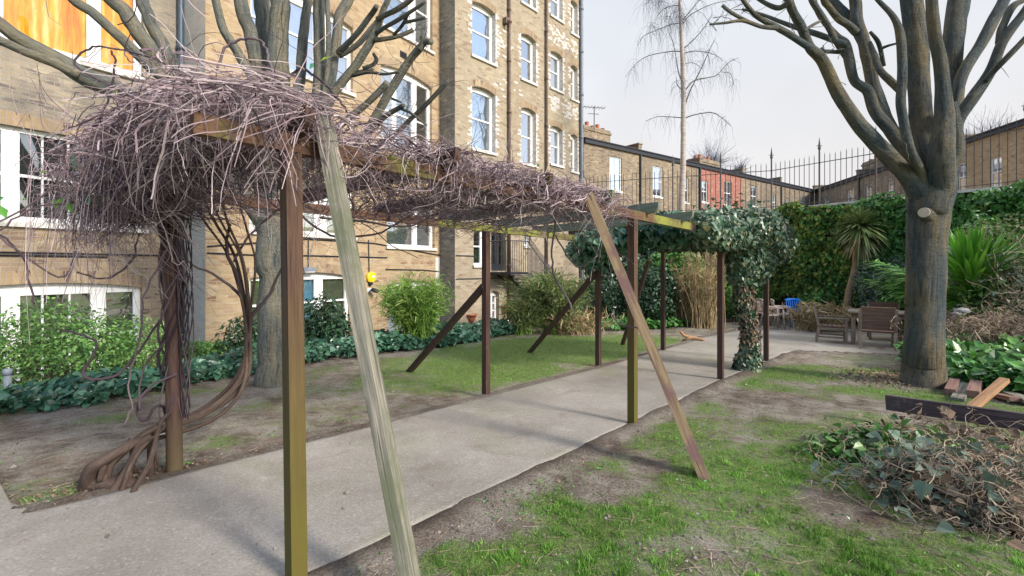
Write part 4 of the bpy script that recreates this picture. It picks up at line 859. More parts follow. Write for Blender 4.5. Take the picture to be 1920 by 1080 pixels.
for a, b, za, zb, n in seg:
    L = np.linalg.norm(b - a)
    for k in range(n):
        p0 = a + (b - a) * k / n; p1 = a + (b - a) * (k + 1) / n; z0 = za + (zb - za) * k / n; z1 = za + (zb - za) * (k + 1) / n
        q = MB(); cnt = int(L / n / .165)
        for j in range(1, cnt):
            f = j / cnt; p = p0 + (p1 - p0) * f; z = z0 + (z1 - z0) * f; h = 1.92 + rng.uniform(-.02, .02)
            q.tube([(*p, z + .05), (*p, z + h - .1), (*p, z + h)], [.013, .013, .002], 4)
        q.bar((*p0, z0 + 1.6), (*p1, z1 + 1.6), .045, .02); q.bar((*p0, z0 + .2), (*p1, z1 + .2), .04, .02)
        part('railing_panel', q, 'iron', fn); posts.append((p0, z0))
        # decorative middle posts
for p, z in posts[2:]:
    q = MB(); q.tube([(*p, z), (*p, z + 2.05), (*p, z + 2.1), (*p, z + 2.5)], [.028, .028, .05, .004], 6); q.bar((p[0] - .1, p[1], z + 2.2), (p[0] + .1, p[1], z + 2.2), .02, .02); part('railing_post', q, 'iron', fn)
def wallpt(f, z, off=0):
    """point along the wall, f in 0..3 segments"""
    i = np.clip(np.floor(f).astype(int), 0, 3); t = f - i; A = np.array(WP); a = A[i]; b = A[i + 1]; d = b - a; L = np.linalg.norm(d, axis=1)[:, None]
    n = np.stack([d[:, 1], -d[:, 0]], 1) / L * 1.0
    # outward normal points to the garden
    n = -n * np.sign(np.sum(n * (a - np.array([[0, 0]])), 1))[:, None]
    return np.column_stack([a + d * t[:, None] + n * np.asarray(off)[:, None], z]), np.column_stack([n, 0 * z])

# ivy on the wall
def wall_ivy(name, label, f0, f1, n, mat, size, zlo, zhi, holes=(), thick=.7):
    f = rng.uniform(f0, f1, n); z = rng.uniform(-.5, 4.3, n) 
    top = zhi + .35 * (fbm2(f * 6, f * 0, 1.2) - .5) * 2; lo = zlo + 1.0 * (fbm2(f * 8, f * 0 + 9, 1.0) - .5)
    k = (z < top) & (z > lo); f, z = f[k], z[k]
    bulge = thick * fbm2(f * 9, z * 1.0, 1.4) * rng.uniform(.3, 1, len(f)); P, N = wallpt(f, z, bulge + .05)
    keep = fbm2(f * 9, z * 1.4, 1.7) > .30; P, N = P[keep], N[keep]
    N = N + (0, 0, .35); m = MB(); m.leaves(P, N, size, 'ivy', .55, .8)
    t = thing(name, label, 'ivy', tuple(P.mean(0)[:2]) + (0,)); part('foliage', m, mat, t)
    m = MB(); ns = 60; K = 8; S = []
    for _ in range(ns):
        ff = rng.uniform(f0, f1); q, _n_ = wallpt(np.clip(ff + np.cumsum(rng.normal(0, .01, K)), 0, 3.99), np.linspace(-.4, rng.uniform(2.5, 3.7), K), np.full(K, .06)); S.append(q)
    m.strands(np.array(S), .02); part('stems', m, 'vinewood', t); return t
wall_ivy('wall_ivy', 'yellow green variegated ivy covering the wall left of the cordyline palm', .75, 1.42, 17000, 'ivy_wall', .135, .35, 3.75)
wall_ivy('wall_ivy', 'dark green ivy on the wall behind the wooden table', 1.18, 2.15, 17000, 'ivy_green', .12, -.6, 3.75)
wall_ivy('wall_ivy', 'dull green ivy along the wall top at the right edge', 2.15, 3.2, 8000, 'ivy_wall', .12, -.6, 3.8)
wall_ivy('wall_ivy', 'ivy on the far wall behind the pergola', .0, .75, 9000, 'ivy_mass', .15, -.4, 3.6)

# ---------------------------------------------------------------- shrubs
def blob_points(n, c, r, seed=0, lobes=7, shell=(.55, 1.05)):
    rg = np.random.default_rng(seed); c = np.array(c, float); r = np.array(r, float)
    C = rg.normal(0, 1, (lobes, 3)); C /= np.linalg.norm(C, axis=1)[:, None]; C = C * .5 * rg.uniform(.5, 1, (lobes, 1)); C[0] = 0; S = rg.uniform(.38, .62, lobes); S[0] = .8
    k = rg.choice(lobes, n, p=S ** 2 / (S ** 2).sum()); d = rg.normal(0, 1, (n, 3)); d /= np.linalg.norm(d, axis=1)[:, None]
    w = shell[0] + (shell[1] - shell[0]) * rg.uniform(0, 1, n) ** .5
    P = C[k] + d * (S[k] * w)[:, None]; P = P * (1 + .35 * (fbm3(P * 2.5 + seed, 3) - .5))[:, None]
    return c + P * r, d
def shrub(name, label, cat, base, c, r, n, size, mat, kind='oval', spread=.6, lobes=8, down=.2, seed=1, stems=14, stem_r=.012, stemmat='vinewood', group=None, zmin=None):
    t = thing(name, label, cat, tuple(base), group=group)
    P, N = blob_points(n, c, r, seed, lobes)
    P[:, 2] = np.maximum(P[:, 2], (zmin if zmin is not None else base[2]) + rng.uniform(.0, .15, n))
    m = MB(); m.leaves(P, N + (0, 0, .4), size, kind, spread, down); part('foliage', m, mat, t)
    if stems:
        S = []; K = 7; tt = np.linspace(0, 1, K)[:, None]
        for _ in range(stems):
            e_ = P[rng.integers(len(P))]; b0 = np.array(base) + rng.normal(0, .12, 3) * (1, 1, 0); b0[2] = base[2] - .05
            mid = (b0 + e_) / 2 + rng.normal(0, .12, 3) + (0, 0, .1); S.append(b0 * (1 - tt) ** 2 + mid * 2 * tt * (1 - tt) + e_ * tt ** 2)
        m = MB(); m.strands(np.array(S), np.linspace(stem_r, stem_r * .35, K)[None]); part('stems', m, stemmat, t)
    return t
def gbase(x, y): return np.array([x, y, float(gz(np.array([x]), np.array([y]))[0])])
# light shrubs in the left bed
def cl(px, py, Y): return at(px, py, Y)
for (px, Y, zc, rx, rz, n, mat, lb, sd, cat) in [
    (105, 6.9, .34, .95, .58, 4300, 'bush', 'light green leafy shrub in front of the lower left window', 3, 'shrub'),
    (225, 7.6, .24, .85, .50, 3200, 'bush', 'light green shrub beside the right jamb of the lower left window', 4, 'shrub'),
    (-30, 6.6, .3, .6, .5, 2200, 'bush', 'light green shrub cut off by the left edge of the picture', 5, 'shrub')]:
    c = at(px, 500, Y); b = gbase(c[0], Y); shrub('shrub', lb, cat, b, (c[0], Y, zc), (rx * 1.25, .7, rz * 1.3), n, .062, mat, 'oval', .7, 12, .1, sd, 40, .007)
c = at(360, 500, 9.0); shrub('shrub', 'low mid green shrub at the foot of the pale brick strip', 'shrub', gbase(c[0], 9.0), (c[0], 9.0, -.15), (.7, .5, .35), 2000, .07, 'bush', 'oval', .7, 6, .1, 12, 12, .008)
c = at(605, 500, 9.9); shrub('shrub', 'dark glossy shrub in front of the basement window beside the tree', 'shrub', gbase(c[0], 9.9), (c[0], 9.9, .05), (.75, .6, .95), 4200, .10, 'bush_dark', 'oval', .7, 8, .3, 6, 20, .012)
c = at(455, 500, 9.2); shrub('shrub', 'dark green shrub left of the left tree trunk', 'shrub', gbase(c[0], 9.2), (c[0], 9.2, .0), (.6, .5, .7), 2400, .09, 'bush_dark', 'oval', .7, 8, .3, 16, 16, .012)
# bamboo clumps
def bamboo(label, base, h, spread_, nst, nl, mat, sd, size=.16, stemmat='bamboo', tilt=.16):
    rg = np.random.default_rng(sd); t = thing('bamboo', label, 'bamboo', tuple(base), group='bamboo clumps by the building'); K = 9; S = []
    for _ in range(nst):
        b = base + rg.normal(0, .16, 3) * (1, 1, 0); a = rg.uniform(0, 2 * math.pi); d = np.array([math.cos(a), math.sin(a), 0]) * rg.uniform(.1, spread_); hh = h * rg.uniform(.6, 1.08) * (1 - .2 * np.linalg.norm(d) / spread_)
        u = np.linspace(0, 1, K)[:, None]; S.append(b + d * (u ** 1.5) + np.array([0, 0, hh]) * (u - .12 * u ** 3) + rg.normal(0, .01, (K, 3)))
    S = np.array(S); m = MB(); m.strands(S, np.linspace(.009, .003, K)[None]); part('canes', m, stemmat, t)
    si = rg.integers(0, nst, nl); u = rg.uniform(.22, 1, nl) ** .75 * (K - 1); k = np.minimum(u.astype(int), K - 2); fr = (u - k)[:, None]
    P = S[si, k] * (1 - fr) + S[si, k + 1] * fr; P = P + rg.normal(0, .09, (nl, 3)); N = rg.normal(0, .5, (nl, 3)) + (0, 0, .7)
    out = P - base; out[:, 2] = 0; out /= np.linalg.norm(out, axis=1)[:, None] + 1e-6
    m = MB(); m.leaves(P, N, size, 'long', .6, .5, fixdir=out * .7 + np.array([0, 0, .1]) + rg.normal(0, .6, (nl, 3))); part('foliage', m, mat, t); return t
c = at(778, 500, 11.0); bamboo('bright lime green bamboo clump in front of the basement window', gbase(c[0], 11.0), 1.85, .85, 110, 9000, 'bamboo', 3, .15)
c = at(1035, 500, 13.6); bamboo('broad olive green bamboo clump beside the fire escape', gbase(c[0], 13.6), 2.0, 1.25, 150, 11000, 'bamboo_olive', 4, .17)
c = at(985, 500, 13.2); bamboo('smaller olive bamboo clump near the wall pot', gbase(c[0], 13.2), 1.35, .7, 70, 4200, 'bamboo_olive', 5, .15)
# dark shrubs behind the pergola
for (px, Y, zc, rx, rz, n, mat, sz, lb, sd) in [
    (1215, 15.5, .6, 1.0, 1.2, 5000, 'bush_dark', .12, 'dark rounded shrub behind the far left pergola posts', 21),
    (1270, 16.6, .8, 1.2, 1.4, 5500, 'ivy_green', .12, 'green shrub around the foot of the birch', 22),
    (1385, 17.2, .7, 1.0, 1.2, 4200, 'bush', .12, 'light green shrub behind the ivy clad pergola column', 23),
    (1130, 15.8, .2, .8, .9, 2800, 'bush_dark', .11, 'dark shrub right of the olive bamboo', 24),
    (1665, 14.6, .75, 1.0, 1.15, 5200, 'bush_grey', .10, 'grey green shrub behind the wooden table', 25),
    (1600, 16.5, .7, 1.0, 1.1, 3200, 'bush_dark', .12, 'dark evergreen behind the cordyline trunk', 26),
    (1560, 16.3, .2, .9, .6, 2500, 'ivy_green', .11, 'low green shrub behind the blue chair and table', 27),
    (1700, 13.5, .2, .8, .7, 2200, 'ivy_green', .10, 'green shrub behind the big trunk', 28)]:
    c = at(px, 500, Y); shrub('shrub', lb, 'shrub', gbase(c[0], Y), (c[0], Y, zc), (rx * 1.2, rx * .9, rz * 1.15), n, sz, mat, 'oval' if mat != 'ivy_green' else 'ivy', .7, 9, .3, sd, 16, .016)
# dry reeds
def reeds(label, px, Y, h, sp, n, sd, mat='reed', lean=.25):
    rg = np.random.default_rng(sd); c = at(px, 500, Y); b = gbase(c[0], Y); K = 6
    u = np.linspace(0, 1, K)[None, :, None]; B = b + rg.normal(0, sp, (n, 1, 3)) * (1, .6, 0); d = rg.normal(0, lean, (n, 1, 3)) * (1, 1, 0)
    H = h * rg.uniform(.55, 1.1, (n, 1, 1)); S = B + d * u ** 1.6 + np.array([0, 0, 1]) * H * u + rg.normal(0, .012, (n, K, 3))
    t = thing('dry_grass', label, 'ornamental grass', tuple(b)); m = MB(); m.strands(S, np.linspace(.010, .003, K)[None]); part('stems', m, mat, t)
    P = S[:, 3:].reshape(-1, 3); m = MB(); m.leaves(P, rg.normal(0, 1, (len(P), 3)), .22, 'long', .5, 0, fixdir=rg.normal(0, .5, (len(P), 3)) + (0, 0, .4)); part('blades', m, mat, t)
reeds('tall dry orange grass clump behind the ivy pergola end', 1322, 15.0, 2.5, .2, 170, 2, lean=.32)
reeds('dry pale grass clump left of the tall orange one', 1290, 15.5, 1.9, .25, 160, 3)
reeds('low dry brown grass beside the blue chair', 1537, 14.0, .75, .33, 260, 5, lean=.35)
reeds('dry brown stems at the right foot of the olive bamboo', 1085, 13.3, .55, .3, 160, 6, lean=.35)

# ivy ground cover
def groundcover(label, pts, n, mat, size, h=.25, sd=5, name='ivy_ground_cover', kind_='stuff', spread=.45):
    rg = np.random.default_rng(sd); pts = np.array(pts); P = []
    # scatter in polygon
    x0, y0 = pts.min(0); x1, y1 = pts.max(0)
    while sum(map(len, P)) < n:
        q = rg.uniform((x0, y0), (x1, y1), (n * 3, 2)); ins = np.zeros(len(q), bool); j = len(pts) - 1
        for i in range(len(pts)):
            xi, yi = pts[i]; xj, yj = pts[j]
            ins ^= ((yi > q[:, 1]) != (yj > q[:, 1])) & (q[:, 0] < (xj - xi) * (q[:, 1] - yi) / (yj - yi + 1e-12) + xi); j = i
        P.append(q[ins])
    q = np.concatenate(P)[:n]; q = q + .12 * np.stack([fbm2(q[:, 0], q[:, 1], 4) - .5, fbm2(q[:, 1], q[:, 0], 4) - .5], 1)
    hump = fbm2(q[:, 0], q[:, 1], 1.6)
    k = hump > .3; q = q[k]; hump = hump[k]
    z = gz(q[:, 0], q[:, 1]) + h * hump * rg.uniform(.25, 1.15, len(q)) * 1.5
    N = np.stack([rg.normal(0, .3, len(q)), rg.normal(-.4, .3, len(q)), np.ones(len(q))], 1)
    m = MB(); m.leaves(np.column_stack([q, z]), N, size, 'ivy', spread, .0); return solo(name, m, mat, label, 'ground cover', kind='stuff')
groundcover('bluish dark ivy spreading over the left bed', [(-6.2, 4.7), (-5.0, 5.6), (-4.6, 6.4), (-4.3, 7.0), (-3.9, 7.7), (-3.55, 8.5), (-3.0, 9.2), (-2.2, 10.2), (-3.6, 11.5), (-6.5, 9.0), (-8, 6.5), (-7.8, 5)], 16000, 'ivy_blue', .095, .28)
groundcover('dark ivy strip along the foot of the building behind the lawn', [(-2.9, 9.5), (-2.35, 9.95), (-1.3, 10.9), (-.4, 12.4), (.2, 13.3), (-.2, 14.4), (-1.6, 13.2), (-3.2, 11.6)], 9000, 'ivy_blue', .11, .3, 6)
groundcover('glossy green ivy covering the ground right of the big tree', [(6.3, 7.0), (6.5, 6.1), (7.3, 5.95), (9.0, 5.8), (10.8, 6.6), (10, 9.3), (7.6, 9.3), (6.7, 8.2)], 8500, 'ivy_green', .15, .38, 7)
groundcover('ivy creeping below the far shrubs beside the patio', [(1.2, 14.2), (2.5, 13.8), (4.2, 14.4), (6.0, 15.4), (6.6, 17.5), (3, 18), (.6, 15.5)], 5000, 'ivy_green', .13, .3, 8)

# ---------------------------------------------------------------- trees
def limb(m, pts, Y0, Y1=None, n=9, rough=.10, sub=5, ynoise=.0):
    """pts: (px, py, radius px) measured; depth runs from Y0 to Y1"""
    Y1 = Y0 if Y1 is None else Y1; K = len(pts); L = []; 
    for k, (px, py, r) in enumerate(pts):
        Y = Y0[k] if isinstance(Y0, list) else Y0 + (Y1 - Y0) * k / (K - 1); p = at(px, py, Y); L.append((*p, r * Y / F))
    L = np.array(L); S = smoothpath(L, sub); P = S[:, :3]; r = np.maximum(S[:, 3], .004)
    P = P + (fbm3(P * 3.1) - .5)[:, None] * r[:, None] * .5
    m.tube(P, r, n, True, rough)
BT = 6.85
bt = thing('bare_tree', 'large bare pollarded tree with many upright limbs on the right side of the lawn', 'tree', tuple(at(1730, 722, BT)))
m = MB()
limb(m, [(1728, 765, 46), (1729, 742, 39.5), (1730, 722, 36), (1731, 700, 33.5), (1731, 670, 31.5), (1733, 600, 30), (1736, 500, 29.5), (1738, 440, 30.5), (1742, 390, 34), (1746, 350, 38), (1750, 315, 30), (1752, 280, 14)], BT, BT, 20, .09, 7)
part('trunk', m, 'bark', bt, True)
BL = [
 ([(1738, 385, 20), (1716, 348, 21), (1689, 317, 18), (1642, 268, 17), (1607, 229, 15), (1572, 175, 13.5), (1541, 113, 12), (1518, 89, 10), (1502, 50, 9), (1487, 23, 8), (1479, 0, 8), (1470, -50, 7), (1466, -120, 5)], 0, -.9),
 ([(1520, 92, 7), (1483, 66, 6.5), (1455, 50, 6), (1420, 31, 5), (1393, 0, 4), (1380, -30, 3)], -.65, -.9), ([(1457, 52, 5), (1428, 50, 4), (1393, 39, 3.2), (1360, 43, 2.6), (1331, 46, 2)], -.8, -1.0), ([(1422, 48, 4), (1398, 38, 3.6), (1370, 23, 3.4), (1354, 10, 3.4)], -.8, -.8),
 ([(1586, 84, 7), (1560, 74, 6), (1533, 64, 5.5), (1487, 50, 4.5), (1428, 27, 3), (1391, 17, 2)], .1, .4), ([(1482, 0, 5), (1460, 15, 5), (1428, 2, 4), (1400, -20, 3)], -.8, -.5),
 ([(1750, 350, 20), (1725, 318, 17), (1704, 288, 15), (1673, 249, 13), (1642, 210, 12), (1627, 171, 11), (1603, 152, 9.5), (1592, 113, 9), (1586, 82, 8), (1568, 66, 6), (1541, 35, 5.5), (1526, 0, 5), (1518, -60, 4)], -.15, .3),
 ([(1760, 345, 18), (1720, 300, 17), (1685, 262, 15), (1658, 218, 14), (1638, 163, 13.5), (1629, 117, 13), (1619, 74, 12), (1607, 39, 12), (1603, 0, 11), (1596, -60, 10), (1592, -160, 7)], .2, .7),
 ([(1606, 60, 8), (1590, 46, 7.5), (1572, 35, 7), (1553, 12, 6), (1545, 0, 6), (1538, -40, 5)], .5, .3), ([(1590, 110, 7), (1575, 90, 6), (1553, 50, 6), (1530, 14, 6), (1519, -8, 5.5), (1510, -50, 4)], .2, .0), ([(1618, 80, 9), (1599, 43, 9), (1580, 23, 9), (1560, 0, 9), (1540, -40, 8)], .6, .9),
 ([(1728, 330, 10), (1708, 284, 9.5), (1697, 241, 9.5), (1689, 194, 9), (1691, 148, 8.5), (1689, 78, 8), (1677, 35, 5.5), (1646, 0, 4), (1620, -30, 3)], -.45, -.5), ([(1688, 170, 7), (1668, 150, 7), (1650, 132, 6.5), (1640, 105, 6), (1630, 80, 4)], -.4, .0), ([(1657, 124, 4), (1652, 98, 4), (1646, 78, 4), (1632, 60, 3)], .1, -.1),
 ([(1745, 380, 26), (1738, 311, 27), (1728, 233, 22), (1722, 156, 21), (1718, 78, 21), (1708, 0, 21), (1700, -90, 18), (1690, -200, 13)], .0, .35),
 ([(1762, 360, 26), (1763, 300, 27), (1770, 233, 19), (1768, 175, 15), (1763, 117, 13), (1752, 58, 12), (1747, 0, 11), (1742, -90, 9)], -.3, -.45),
 ([(1770, 340, 22), (1782, 250, 20), (1788, 175, 19), (1784, 117, 19), (1790, 58, 20), (1798, 0, 20), (1806, -80, 17), (1815, -180, 12)], .35, .7),
 ([(1768, 345, 20), (1780, 310, 17), (1794, 280, 15), (1791, 233, 12), (1783, 194, 11)], -.1, -.2),
 ([(1786, 240, 12), (1794, 187, 10), (1806, 136, 11), (1837, 86, 11), (1864, 35, 11.5), (1883, 0, 11), (1905, -50, 9), (1930, -130, 6)], .1, .5),
 ([(1786, 255, 13), (1798, 222, 12), (1821, 187, 12), (1856, 136, 10.5), (1880, 78, 9), (1915, 31, 8), (1935, 0, 7.5), (1965, -60, 6)], -.1, -.5), ([(1874, 80, 7), (1877, 60, 7), (1883, 43, 6.5), (1899, 12, 7), (1920, 0, 5), (1950, -20, 4)], -.3, -.2), ([(1848, 152, 6), (1866, 130, 6), (1883, 113, 5.5), (1920, 74, 5), (1960, 30, 4)], -.3, -.7),
 ([(1581, 98, 4), (1560, 97, 4), (1545, 95, 3), (1540, 90, 2)], .3, .1), ([(1507, 58, 3), (1522, 48, 3), (1537, 40, 2.5)], -.7, -.5), ([(1651, 92, 3), (1665, 86, 2.6), (1684, 81, 2)], .1, -.2)]
for pts, d0, d1 in BL:
    pts = [(x_, y_, r_ * (.84 if r_ > 9 else .93)) for x_, y_, r_ in pts]; K = len(pts)
    yy = [BT + d0 + (d1 - d0) * k / (K - 1) for k in range(K)]
    if pts[0][1] > 320: x0, y0, r0 = pts[0]; pts = [(1740, 440, r0 * .5), (1742, 405, r0 * .8)] + pts; yy = [BT + .05, BT + .0] + [yy[0] * .4 + BT * .6] + yy[1:]
    elif pts[0][2] >= 11: x0, y0, r0 = pts[0]; pts = [(x0 - 10, y0 + 55, r0 * .4), (x0 - 4, y0 + 25, r0 * .75)] + pts; yy = [BT, BT + d0 * .6] + yy
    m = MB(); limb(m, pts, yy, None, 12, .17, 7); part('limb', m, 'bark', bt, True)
m = MB(); limb(m, [(1745, 412, 14), (1737, 404, 12), (1733, 399, 10)], BT - .1, BT - .27, 14, .05); part('sawn_stub', m, 'bark', bt, True)
m = MB(); p = at(1732.5, 398.5, BT - .268); q = at(1732, 398.3, BT - .282); m.tube([p, q], [.068, .066], 14); part('cut_face', m, 'cutwood', bt)
# fine twigs on the limb ends
def twigs(par, starts, n, L, rad, mat, down=.0, K=7, spread=.5, up=.2, name='twigs'):
    S = []
    for _ in range(n):
        a = starts[rng.integers(len(starts))] + rng.normal(0, .05, 3); d = rng.normal(0, spread, 3) + (0, 0, up); d /= np.linalg.norm(d); l = L * rng.uniform(.4, 1.2); pts = [a]
        for k in range(K - 1): d = d + rng.normal(0, .25, 3) - np.array([0, 0, down]); d /= np.linalg.norm(d); pts.append(pts[-1] + d * l / K)
        S.append(pts)
    m = MB(); m.strands(np.array(S), np.linspace(rad, rad * .3, K)[None]); return part(name, m, mat, par)
twigs(bt, [at(x, y, BT - .5) for x, y in [(1390, 18), (1335, 46), (1500, 50), (1570, 100), (1540, 95), (1660, 90), (1605, 150), (1690, 300), (1860, 110), (1480, 5)]], 40, .45, .006, 'bark')

LT = 6.9
lt = thing('bare_tree', 'bare multi stemmed tree rising behind the vine covered near end of the pergola', 'tree', tuple(at(510, 722, LT)))
m = MB(); limb(m, [(508, 740, 40), (511, 720, 31), (513, 690, 27), (512, 600, 25), (510, 500, 24), (508, 450, 27), (505, 410, 32), (508, 380, 36), (512, 350, 34)], LT, LT, 18, .08, 7)
part('trunk', m, 'bark2', lt, True)
LLm = [
 ([(505, 425, 24), (470, 375, 21), (420, 320, 19), (360, 262, 18), (290, 212, 17.5), (229, 175, 17), (165, 145, 16), (105, 112, 15), (50, 80, 13), (0, 45, 12), (-50, 10, 11), (-140, -70, 8)], 0, -1.6),
 ([(150, 140, 9), (100, 118, 9), (50, 98, 8), (0, 74, 8), (-60, 50, 6)], -1.0, -1.5),
 ([(500, 400, 18), (440, 300, 14), (380, 220, 12), (330, 165, 11), (292, 135, 10), (271, 112, 10), (240, 81, 9.5), (208, 54, 9), (173, 23, 9), (140, 0, 9), (90, -50, 7)], .1, -.8),
 ([(500, 390, 20), (430, 270, 17), (370, 195, 16), (330, 155, 15), (302, 125, 14.5), (281, 90, 13.5), (260, 62, 14), (235, 25, 13.5), (208, 0, 13), (170, -50, 11), (110, -130, 8)], .2, -.3),
 ([(500, 370, 16), (430, 240, 14), (360, 160, 12), (319, 110, 11), (298, 73, 11), (279, 31, 10.5), (267, 0, 10.5), (252, -60, 9), (240, -150, 7)], .4, .5),
 ([(508, 350, 14), (495, 230, 11), (480, 160, 9.5), (467, 133, 9), (447, 100, 8.5), (422, 58, 7.5), (404, 0, 7), (395, -60, 6)], -.2, -.4),
 ([(510, 350, 15), (500, 230, 13), (487, 142, 12.5), (478, 100, 12.5), (469, 56, 12), (451, 0, 12), (440, -70, 10)], .1, .1), ([(512, 330, 15), (503, 180, 15), (498, 100, 14), (496, 44, 14), (491, 0, 14), (486, -90, 12)], .5, .7),
 ([(508, 380, 26), (518, 250, 22), (522, 133, 20), (524, 67, 18), (526, 0, 17), (528, -90, 14), (530, -200, 10)], .05, .1), ([(515, 350, 14), (535, 240, 11), (555, 180, 10), (564, 133, 9), (571, 56, 8.5), (578, 0, 8), (586, -80, 7)], -.1, .1),
 ([(520, 380, 22), (570, 290, 20), (598, 230, 19), (603, 190, 17), (600, 133, 12), (598, 67, 10.5), (598, 0, 10), (600, -90, 8)], -.2, -.3), ([(604, 215, 9), (613, 150, 5), (615, 100, 4.5), (616, 67, 5), (613, 0, 4), (612, -40, 3)], -.35, -.45),
 ([(600, 230, 12), (611, 190, 11), (620, 151, 9.5), (629, 89, 9), (636, 33, 9), (653, 0, 9.5), (675, -60, 8)], -.2, .2), ([(633, 100, 5.5), (650, 83, 5.5), (672, 60, 5), (700, 22, 5), (706, 12, 4.5)], -.15, -.5), ([(636, 105, 5), (668, 85, 5), (700, 50, 5), (715, 30, 4)], 0, .2),
 ([(600, 225, 12), (618, 188, 9.5), (640, 156, 8.5), (666, 124, 8), (681, 101, 8), (697, 75, 7.5), (710, 44, 6.5), (720, 16, 5.5), (728, 0, 5), (740, -30, 4)], -.2, -.5), ([(708, 36, 5), (727, 26, 5), (744, 18, 5), (770, 0, 4.5), (790, -25, 3.5)], -.45, -.8), ([(706, 62, 4.5), (724, 50, 4), (744, 39, 4), (764, 26, 3.5), (798, 3, 3)], -.4, -.9), ([(702, 76, 4.5), (722, 73, 4), (738, 70, 4), (757, 64, 4), (775, 56, 4)], -.4, -.3),
 ([(758, 42, 3.2), (778, 38, 3), (797, 33, 3)], -.7, -.8), ([(738, 66, 3), (751, 52, 3), (759, 40, 3), (764, 28, 3)], -.5, -.7), ([(662, 142, 3.6), (690, 136, 3), (720, 139, 2.6), (749, 135, 2.2)], -.3, -.7), ([(680, 128, 3.5), (698, 122, 3.5), (706, 112, 4), (700, 100, 2.6)], -.3, -.3), ([(667, 135, 3), (700, 130, 2.5)], -.2, -.1),
 ([(560, 370, 12), (620, 310, 10), (660, 278, 9), (687, 251, 9), (710, 210, 8.5), (728, 176, 8.5), (749, 143, 8), (770, 111, 7), (785, 93, 7.5), (796, 80, 5.5), (808, 78, 6)], -.1, -.7), ([(786, 95, 5), (792, 80, 4), (790, 68, 3.5)], -.65, -.65),
 ([(560, 330, 9), (600, 270, 8), (640, 233, 7), (679, 202, 6.5), (705, 178, 6.5), (726, 156, 7)], -.3, -.7), ([(650, 300, 6), (730, 260, 5), (770, 223, 4.5), (801, 194, 4.5), (840, 153, 4.2)], -.3, -.9), ([(640, 300, 7), (700, 241, 6), (722, 218, 5), (749, 202, 4.5), (756, 198, 4)], -.4, -.9),
 ([(749, 203, 3), (770, 212, 2.6), (800, 235, 2)], -.8, -1.0), ([(735, 185, 2.5), (752, 192, 2)], -.8, -.9)]
for pts, d0, d1 in LLm:
    m = MB(); limb(m, pts, LT + d0, LT + d1, 10, .15, 6); part('limb', m, 'bark2' if pts[0][2] > 8.5 else 'bark', lt, True)
twigs(lt, [at(x, y, LT - .6) for x, y in [(790, 80), (770, 110), (840, 155), (760, 200), (700, 130), (750, 20), (720, 250), (780, 55)]], 60, .5, .005, 'bark')

BY = 17.0
bi = thing('birch_tree', 'slim silver birch with drooping bare twigs standing against the sky', 'tree', tuple(at(1277, 590, BY)))
m = MB(); limb(m, [(1274, 610, 8), (1275, 560, 7), (1276, 480, 6.5), (1277, 400, 6.2), (1280, 330, 5.5), (1281, 280, 5), (1281.5, 200, 4.6), (1281, 165, 4.6), (1279, 100, 4), (1277, 50, 3.6), (1275, 0, 3.2), (1273, -60, 2.6), (1271, -150, 1.4)], BY, BY, 12, .05, 6); part('trunk', m, 'birch', bi, True)
BR = [([(1283, 222, 1.8), (1300, 216, 1.5), (1320, 212, 1.4), (1338, 212, 1.3), (1355, 222, .9), (1370, 236, .6)], -.5), ([(1279, 221, 1.4), (1255, 219, 1.1), (1232, 219, .8), (1210, 227, .5)], .5),
      ([(1284, 200, 1.8), (1292, 175, 1.7), (1303, 152, 1.6), (1318, 122, 1.3), (1330, 95, 1), (1342, 70, .6)], -.3), ([(1284, 170, 1.7), (1300, 152, 1.6), (1325, 146, 1.4), (1345, 140, 1.1), (1365, 118, .8), (1385, 108, .5)], .6), ([(1354, 135, .9), (1368, 137, .8), (1374, 150, .6), (1374, 160, .4)], .6),
      ([(1279, 155, 1.6), (1272, 135, 1.5), (1267, 105, 1.1), (1262, 80, .8), (1254, 60, .5)], -.6), ([(1279, 97, 1.5), (1262, 96, 1.4), (1235, 100, 1.1), (1210, 107, 1), (1190, 122, .7), (1172, 145, .4)], .2), ([(1282, 100, 1.4), (1300, 96, 1.2), (1325, 98, 1), (1345, 105, .8), (1355, 115, .5)], -.8),
      ([(1283, 90, 1.5), (1300, 75, 1.4), (1315, 58, 1.2), (1327, 42, .8), (1336, 25, .5)], .7), ([(1280, 45, 1.5), (1290, 32, 1.4), (1308, 20, 1.2), (1335, 8, 1), (1375, 0, .7), (1410, 2, .4)], .1), ([(1280, 38, 1.3), (1295, 20, 1.2), (1311, 0, 1), (1325, -20, .6)], -.5), ([(1276, 43, 1.4), (1258, 46, 1.3), (1235, 55, 1), (1208, 67, .8), (1196, 85, .5)], -.3),
      ([(1275, 10, 1.3), (1255, 12, 1.1), (1238, 22, .8), (1228, 40, .5)], .5), ([(1274, -30, 1.2), (1250, -28, 1), (1232, -5, .7)], .1), ([(1281, 120, 1), (1300, 118, .8), (1318, 130, .5)], .2), ([(1279, 168, 1), (1270, 160, .8), (1268, 145, .6)], .2), ([(1274, -60, 1.2), (1300, -80, 1), (1330, -70, .6)], .2)]
ends = []; 
for pts, dy in BR:
    pts = [(x_, y_, r_ * .68) for x_, y_, r_ in pts]
    m = MB(); limb(m, pts, BY, BY + dy, 5, .0, 4); part('limb', m, 'bark', bi, True)
    for k in range(len(pts) - 4 if len(pts) > 5 else 1, len(pts)):
        for w in (0, .5):
            a = np.array(pts[k - 1][:2]) * (1 - w) + np.array(pts[k][:2]) * w; ends.append((at(a[0], a[1], BY + dy * k / (len(pts) - 1)), max(0, 1)))
E = [e_[0] for e_ in ends]
twigs(bi, E, 480, 1.05, .0045, 'birch_twig', down=.55, K=9, spread=.35, up=.1, name='hanging_twigs')
